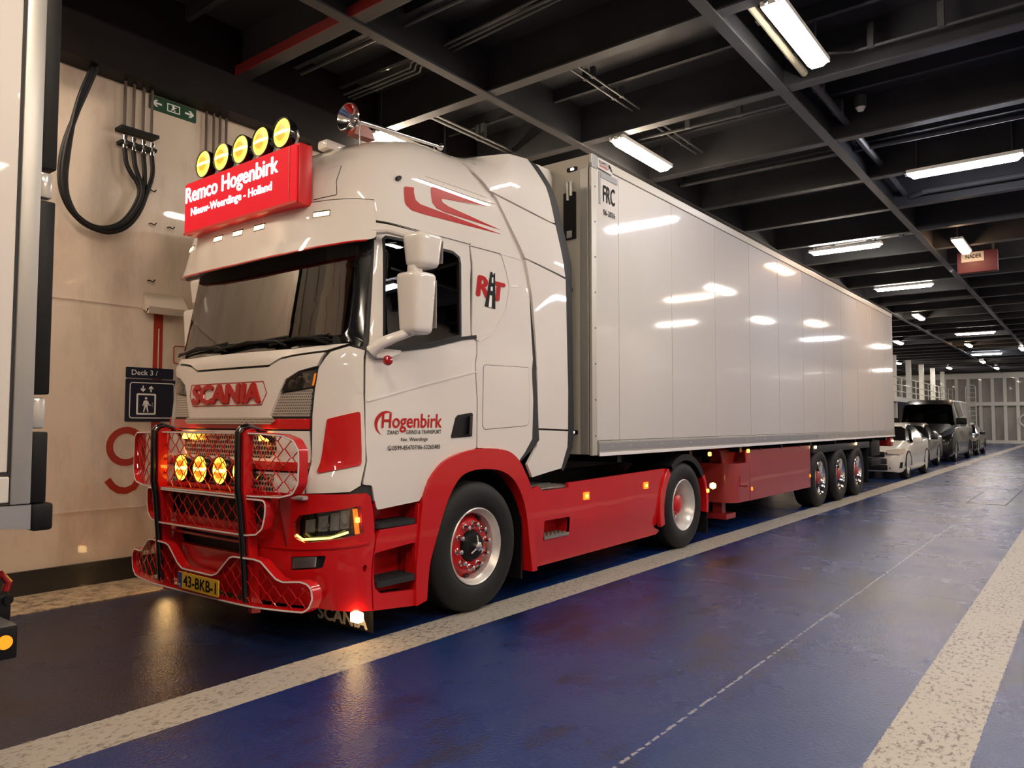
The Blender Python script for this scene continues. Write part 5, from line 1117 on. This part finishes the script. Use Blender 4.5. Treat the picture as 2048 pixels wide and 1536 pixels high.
# frame, legs, boxes
b=MB()
for s in (-1,1): b.box(XC+s*.65-.06,XC+s*.65+.06,2.2,15.2,.98,1.14)
for y in (2.5,4.2,5.8,7.5,9.0,10.5,12.0,13.5,14.8): b.box(XC-1.2,XC+1.2,y-.04,y+.04,1.05,1.13)
L(b.build('frame',BLACK,smooth=0))
for sd in (1,-1):
    x=XC+sd*.92
    lg=L(MB().box(x-.09,x+.09,5.62,5.80,.42,1.10).box(x-.065,x+.065,5.645,5.775,.22,.45).box(x-.17,x+.17,5.55,5.87,.15,.22).build('landing_leg',REDD,smooth=0))
    MB().tube([(x+sd*.10,5.71,.72),(x+sd*.30,5.71,.72),(x+sd*.30,5.71,.60),(x+sd*.40,5.71,.60)],.014,8).build('leg_crank',REDD,lg); MB().prism([(5.45,1.08),(6.0,1.08),(5.85,.80),(5.58,.80)],lambda a,c,d:Vector((d,a,c)),x+sd*.10,x+sd*.13).build('leg_gusset',REDD,lg,0)
    f=XF(-.05) if sd>0 else XFm(-.05); f0=XF(0) if sd>0 else XFm(0)
    # rounded tank nose
    n=8; pr=[(5.52+.20-.20*math.cos(PI/2*i/n),-.20+.20*math.sin(PI/2*i/n)) for i in range(n+1)]+[(6.06,0),(6.06,-.55),(5.52,-.55)]
    L(MB().prism(pr,lambda a,c,d:(Vector((-.05+c,a,d)) if sd>0 else Vector((2*XC+.05-c,a,d))),.375,.90).build('tank_nose',REDT))
    L(panel('tank_upper',R_(5.95,6.06,.90,1.07),REDT,None,fn=f,off=0,th=.02,gap=0,bev=.003,step=0))
    bx=L(panel('pallet_locker',R_(6.08,8.89,.365,1.075),REDT,None,fn=f,off=.0,th=.50,gap=.003,bev=.008,step=(.7,0)))
    for y in (6.5,7.4,8.3): panel('locker_hinge',R_(y-.03,y+.03,1.06,1.09),BLACK,bx,fn=f,off=.01,th=.02,gap=0,bev=0,step=0)
    for y,z,m in ((4.62,1.065,AMB),(5.92,1.065,AMB),(9.05,1.035,WARMW),(11.78,1.035,WARMW),(15.2,1.03,WARMW)):
        p=f0(y,z,-.01); L(MB().box(p.x-.014,p.x+.014,p.y-.026,p.y+.026,p.z-.024,p.z+.024,bev=.008).build('side_marker',m))
    for y,z in ((6.14,.53),(8.84,.56)): p=f0(y,z,-.048); L(MB().cyl(p-Vector((.006,0,0)),p+Vector((.008,0,0)),.028,n=14).build('reflector_dot',AMBL))
    p=f0(4.80,.66,-.08); L(MB().lathe([(0,.001),(.0,.03),(.03,.042),(.06,.03),(.065,.001)],Matrix.Translation(p),18).build('side_lamp',emis('side_lamp_amber',(1,.42,.05),14) if sd>0 else bpy.data.materials['side_lamp_amber']))
    L(MB().box(*sorted((XC+sd*1.24,XC+sd*1.16)),8.98,13.0,.93,1.06,bev=.01).build('wheel_guard',DGREY)); L(MB().box(*sorted((XC+sd*1.2,XC+sd*.85)),13.0,13.02,.18,.95).build('mud_flap',BLACK,smooth=0)); L(MB().box(*sorted((XC+sd*1.2,XC+sd*.85)),8.93,8.95,.45,.95).build('mud_flap',BLACK,smooth=0))
L(MB().cyl((XC-1,9.39,.5),(XC+1,9.39,.5),.06,n=12).cyl((XC-1,10.69,.5),(XC+1,10.69,.5),.06,n=12).cyl((XC-1,11.99,.5),(XC+1,11.99,.5),.06,n=12).build('axle',BLACK))
L(MB().lathe([(0,.001),(0,.04),(.10,.04),(.10,.001)],Matrix.Translation((XC,3.75,1.06))@Matrix.Rotation(-PI/2,4,'Y')).build('kingpin',BLACK))
wheels(TL,LO,[('trail',9.39),('trail',10.69),('trail',11.99)])
# ================================================================== TRAILER PARKED AHEAD (its rear end at the left edge)
PT=thing('box_trailer','rear corner of a pale box trailer cut off at the left picture edge','trailer',(XC,-9,0)); PO=Vector((XC,-9,0))
def Q(o): o.location=-PO; o.parent=PT; return o
pw=mat('box_trailer_pale',(.66,.62,.58),.35,0,.3)
Q(MB().box(2*XC+.02,-.02,-16.4,-2.86,1.22,3.98).build('box_body',pw,smooth=0))
f=XF(0)
Q(panel('side_wall_panel',R_(-16.3,-2.958,1.235,3.95),pw,None,fn=f,off=.0,th=.015,gap=0,bev=.003,step=0)); Q(panel('side_seam',R_(-2.957,-2.947,1.10,3.98),SEAM,None,fn=f,off=-.002,th=.01,gap=0,bev=0,step=0)); Q(panel('side_seam',R_(-16.3,-2.95,1.218,1.232),SEAM,None,fn=f,off=.002,th=.01,gap=0,bev=0,step=0))
Q(panel('bottom_rail',R_(-16.3,-2.95,1.10,1.215),mat('rail_pale',(.70,.67,.62),.35,.1,.3),None,fn=f,off=.006,th=.03,gap=0,bev=.006,step=0))
Q(MB().box(-.10,.008,-2.945,-2.865,1.09,4.0,bev=.006).build('rear_post',ALU)); Q(MB().box(2*XC,2*XC+.10,-2.945,-2.865,1.09,4.0,bev=.006).build('rear_post',ALU)); Q(MB().box(2*XC,0,-2.945,-2.865,3.9,4.0).build('rear_header',ALU,smooth=0))
for sd in (1,-1):
    x0,x1=sorted((XC+sd*1.27,XC+sd*1.17))
    for z0,z1 in ((1.09,1.41),(1.58,2.47),(2.62,4.0)): Q(MB().box(x0,x1,-2.865,-2.80,z0,z1,bev=.008).build('rubber_buffer',BLACK))
    for z0,z1 in ((1.425,1.565),(2.485,2.605)): Q(MB().box(x0+.01,x1-.01,-2.865,-2.81,z0,z1,bev=.012).build('clearance_lamp',mat('lamp_smoked',(.55,.53,.50),.15,.3,.5) if 'lamp_smoked' not in bpy.data.materials else bpy.data.materials['lamp_smoked']))
    Q(MB().box(*sorted((XC+sd*1.28,XC+sd*1.05)),-2.86,-2.77,.965,1.088,bev=.015).build('rubber_dock_buffer',BLACK))
dm=mat('box_trailer_door',(.60,.59,.53),.35,0,.3)
Q(MB().box(2*XC+.11,XC-.005,-2.87,-2.845,1.22,3.9).box(XC+.005,-.11,-2.87,-2.845,1.22,3.9).build('rear_door',dm,smooth=0))
b=MB()
for x in (XC-.9,XC-.35,XC+.35,XC+.9): b.cyl((x,-2.825,1.2),(x,-2.825,3.92),.016,n=10)
for x in (XC-.9,XC-.35,XC+.35,XC+.9): b.box(x-.03,x+.18,-2.835,-2.815,1.95,1.98)
Q(b.build('locking_bar',GALV))
Q(MB().box(2*XC+.2,-.13,-2.98,-2.86,.97,1.09).prism([(-3.1,1.0),(-2.86,.975),(-2.86,1.085),(-3.1,1.085)],lambda a,c,d:Vector((d,a,c)),-.13,.0).build('rear_sill',mat('sill_grey',(.33,.33,.35),.4,.3),smooth=0))
Q(MB().tube([(-.30,-2.97,.74),(-.30,-2.87,.74),(-.30,-2.84,.70),(-.30,-2.85,.66)],.018,10).build('coupling_head',REDL)); Q(MB().box(-.36,-.24,-3.0,-2.84,.52,.66,bev=.02).cyl((-.24,-2.86,.63),(-.225,-2.86,.63),.02,n=14).build('coupling_block',BLACK))
ub=Q(MB().box(2*XC+.0,-.0,-3.12,-2.895,.42,.56,bev=.006).build('underrun_bar',BLACK)); MB().box(2*XC+.01,-.01,-3.12,-2.90,.558,.566).build('bar_top',GALV,ub,0); MB().cyl((-.004,-2.945,.497),(.006,-2.945,.497),.03,n=24).build('side_reflector',AMBL,ub)
Q(MB().box(XC-.5,XC-.4,-3.1,-2.98,.56,1.1).box(XC+.4,XC+.5,-3.1,-2.98,.56,1.1).box(XC-.5,XC-.38,-15,-3,.9,1.2).box(XC+.38,XC+.5,-15,-3,.9,1.2).build('frame',BLACK,smooth=0))
wheels(PT,PO,[('trail',-6.0),('trail',-7.3),('trail',-8.6)])
Q(MB().box(XC-.8,XC-.7,-13,-12.85,.0,1.2).box(XC+.7,XC+.8,-13,-12.85,.0,1.2).build('landing_leg',BLACK,smooth=0))
# ================================================================== CARS BEHIND
def car(name,label,cat,xs,yf,Lc,hw,prof,paint,wheels_y,R=.33,van=False,group=None,glassm=None):
    """prof rows along the car (from the nose): t, z_low, z_belt, z_top, belt half-width factor, roof half-width factor"""
    xc=xs-hw; root=thing(name,label,cat,(xc,yf+Lc/2,0),group); n=12
    def ringp(t,zl,zb_,zt_,wb,wr):
        y=-Lc/2+t*Lc; P=[]
        pts=[(0,zl),(hw*wb*.90,zl),(hw*wb*.985,zl+.10),(hw*wb,(zl+zb_)/2),(hw*wb*.985,zb_-.04),(hw*wb*.955,zb_),(hw*wr*1.0,zt_-.07 if zt_-zb_>.12 else zt_-.01),(hw*wr*.86,zt_-.01),(0,zt_)]
        return [(x,y,z) for x,z in pts]+[(-x,y,z) for x,z in pts[-2:0:-1]]
    rows=[ringp(*r) for r in prof]; m=len(rows[0]); V=[v for r in rows for v in r]
    body=[];gl=[]
    for i in range(len(rows)-1):
        tall=min(prof[i][3]-prof[i][2],prof[i+1][3]-prof[i+1][2])>.22; tr=max(prof[i][3]-prof[i][2],prof[i+1][3]-prof[i+1][2])>.22
        for k in range(m):
            q=[i*m+k,i*m+(k+1)%m,(i+1)*m+(k+1)%m,(i+1)*m+k]
            side_=k in (5,m-6); roof_=k in (6,7,m-8,m-7)
            ramp=(not tall) and tr
            if (side_ and tall and not (van and prof[i][0]>.36)) or (ramp and (roof_ or side_) and not (van and i>len(rows)/2)): gl.append(q)
            else: body.append(q)
    body+=[list(range(m))[::-1],[ (len(rows)-1)*m+k for k in range(m)]]
    def mk(nm,F_,mt):
        us=sorted({i for f in F_ for i in f}); mp={a:b_ for b_,a in enumerate(us)}
        o=fromdata(nm,[V[i] for i in us],[[mp[i] for i in f] for f in F_],mt,root,45); return o
    bo=mk('body',body,paint); go=mk('window',gl,glassm or GLOSSB)
    for sd in (1,-1):
        for wy in wheels_y:
            t=MB().lathe([(-.03,R*.62),(-.01,R*.70),(-.004,R*.82),(-.02,R*.95),(-.045,R),(-.17,R),(-.20,R*.9),(-.20,R*.6)],None,32).build('wheel',RUBBER); t.parent=root; t.location=(sd*(hw-.005),wy-yf-Lc/2,R-.003); t.rotation_euler=(0,0,0 if sd>0 else PI)
            b=MB().lathe([(-.03,R*.64),(-.02,R*.60),(-.05,R*.55),(-.07,R*.2),(-.05,R*.14),(-.05,.001)],None,32)
            for k in range(5): a=2*PI*k/5; b.tube([(-.03,R*.14*math.cos(a),R*.14*math.sin(a)),(-.028,R*.6*math.cos(a),R*.6*math.sin(a))],.018,6)
            b.build('rim',STEEL,t)
            # arch lip
            MB().tube([(sd*(hw-.012),wy-yf-Lc/2+R*1.15*math.cos(a),R+R*1.15*math.sin(a)) for a in [PI*i/14 for i in range(15)]],.022,6).build('arch_lip',BLACK,root)
    return root,xc
def car_front(root,hw,Lc,zl,hl,paint,grz,van=False):
    y=-Lc/2
    for sd in (1,-1):
        P=[(sd*hw*.98,y+.42,hl),(sd*hw*.90,y+.12,hl-.02),(sd*hw*.62,y-.0,hl-.06),(sd*hw*.60,y-.01,hl-.13),(sd*hw*.92,y+.10,hl-.15),(sd*hw*1.0,y+.40,hl-.08)]
        if van: P=[(sd*hw*1.0,y+.45,hl+.30),(sd*hw*.93,y+.22,hl+.22),(sd*hw*.62,y+.02,hl-.08),(sd*hw*.70,y-.01,hl-.14),(sd*hw*.97,y+.14,hl-.02),(sd*hw*1.01,y+.40,hl+.12)]
        V=[Vector(p)+Vector((sd*.02,-.025,.0)) for p in P]+[Vector(p)+Vector((-sd*.05,.06,0)) for p in P]; n=len(P)
        MB().add(V,[list(range(n)),list(range(n,2*n))]+[[i,(i+1)%n,n+(i+1)%n,n+i] for i in range(n)]).build('headlight',CHROME,root,30)
    MB().box(-hw*.55,hw*.55,y-.03,y+.05,grz-.09,grz+.05,bev=.02).build('grille',BLACK,root)
    MB().box(-hw*.62,hw*.62,y-.03,y+.05,zl+.06,zl+.20,bev=.02).build('lower_intake',BLACK,root); MB().box(-.26,.26,y-.05,y-.02,zl+.26,zl+.36).build('number_plate',TXTW,root,0)
    for sd in (1,-1): MB().add([(sd*hw*.66,y+.01,zl+.24),(sd*hw*.98,y+.18,zl+.27),(sd*hw*.96,y+.17,zl+.12),(sd*hw*.66,y+.0,zl+.10)],[[0,1,2,3]]).build('fog_recess',BLACK,root,0)
def mirrors(root,hw,y,z,paint,s=1.0):
    for sd in (1,-1): MB().box(*sorted((sd*(hw-.02),sd*(hw+.20*s))),y-.06*s,y+.06*s,z-.07*s,z+.09*s,bev=.03).build('mirror',paint,root)
hatch=[(0,.30,.52,.56,.70,.60),(.015,.20,.62,.68,.86,.74),(.05,.18,.68,.76,.96,.82),(.16,.18,.80,.88,1,.86),(.27,.18,.90,.985,1,.86),(.40,.18,.93,1.36,1,.74),(.50,.18,.95,1.46,1,.70),(.68,.18,.98,1.46,1,.68),(.85,.18,1.0,1.36,1,.66),(.93,.2,1.0,1.10,.97,.74),(.985,.24,.95,1.0,.92,.76),(1.0,.32,.80,.84,.85,.7)]
cw=noisy(mat('car_paint_white',(.70,.67,.62),.3,0,1.0),2,.02); cb=mat('car_paint_brown_black',(.022,.02,.019),.3,0,.6,.3); cv=mat('van_paint_black',(.008,.008,.009),.3,0,.45,.25)
r,_=car('car','white hatchback parked directly behind the red and white lorry trailer','car',-.10,16.75,4.36,.91,hatch,cw,(17.6,20.27)); car_front(r,.91,4.36,.18,.80,cw,.66); mirrors(r,.91,-.62,.98,cw)
MB().add([(.91*.985+.004,-.70,.96),(.92,.70,.98),(.75,.60,1.30),(.72,-.05,1.33)],[[0,1,2,3]]).build('side_glass',GLOSSB,r,0)
r,_=car('car','dark estate car between the white hatchback and the black van','car',-.50,22.0,4.45,.90,hatch,cb,(22.85,25.15)); car_front(r,.9,4.45,.18,.80,cb,.66); mirrors(r,.9,-.62,.98,cb)
vp=[(0,.35,.70,.74,.84,.72),(.012,.22,.80,.90,.94,.80),(.05,.2,.95,1.08,.99,.86),(.12,.2,1.15,1.30,1,.88),(.165,.2,1.25,1.42,1,.88),(.245,.2,1.30,2.18,1,.82),(.30,.2,1.30,2.33,1,.80),(.36,.2,1.30,2.36,1,.80),(.70,.2,1.30,2.38,1,.80),(.985,.2,1.3,2.36,.99,.80),(1.0,.25,1.25,2.30,.97,.78)]
r,_=car('van','tall black panel van parked with its front toward the camera','van',-.38,27.35,5.9,1.0,vp,cv,(28.3,32.2),.36,True,glassm=VGLASS); car_front(r,1.0,5.9,.2,1.08,cv,.86,True); mirrors(r,1.0,-1.75,1.50,BLACK,1.6)
MB().box(-.90,.90,-2.75,2.8,.30,.34).box(-.8,.8,-1.7,-1.6,.9,1.28).box(-.6,-.2,-1.3,-1.1,1.2,1.8,bev=.05).box(.25,.65,-1.3,-1.1,1.2,1.8,bev=.05).build('cabin_interior',BLACK,r)
r,_=car('car','dark small car partly hidden behind the black van','car',-.42,34.6,4.1,.88,hatch,cb,(35.4,37.9)); car_front(r,.88,4.1,.18,.80,cb,.66); mirrors(r,.88,-.62,.98,cb)
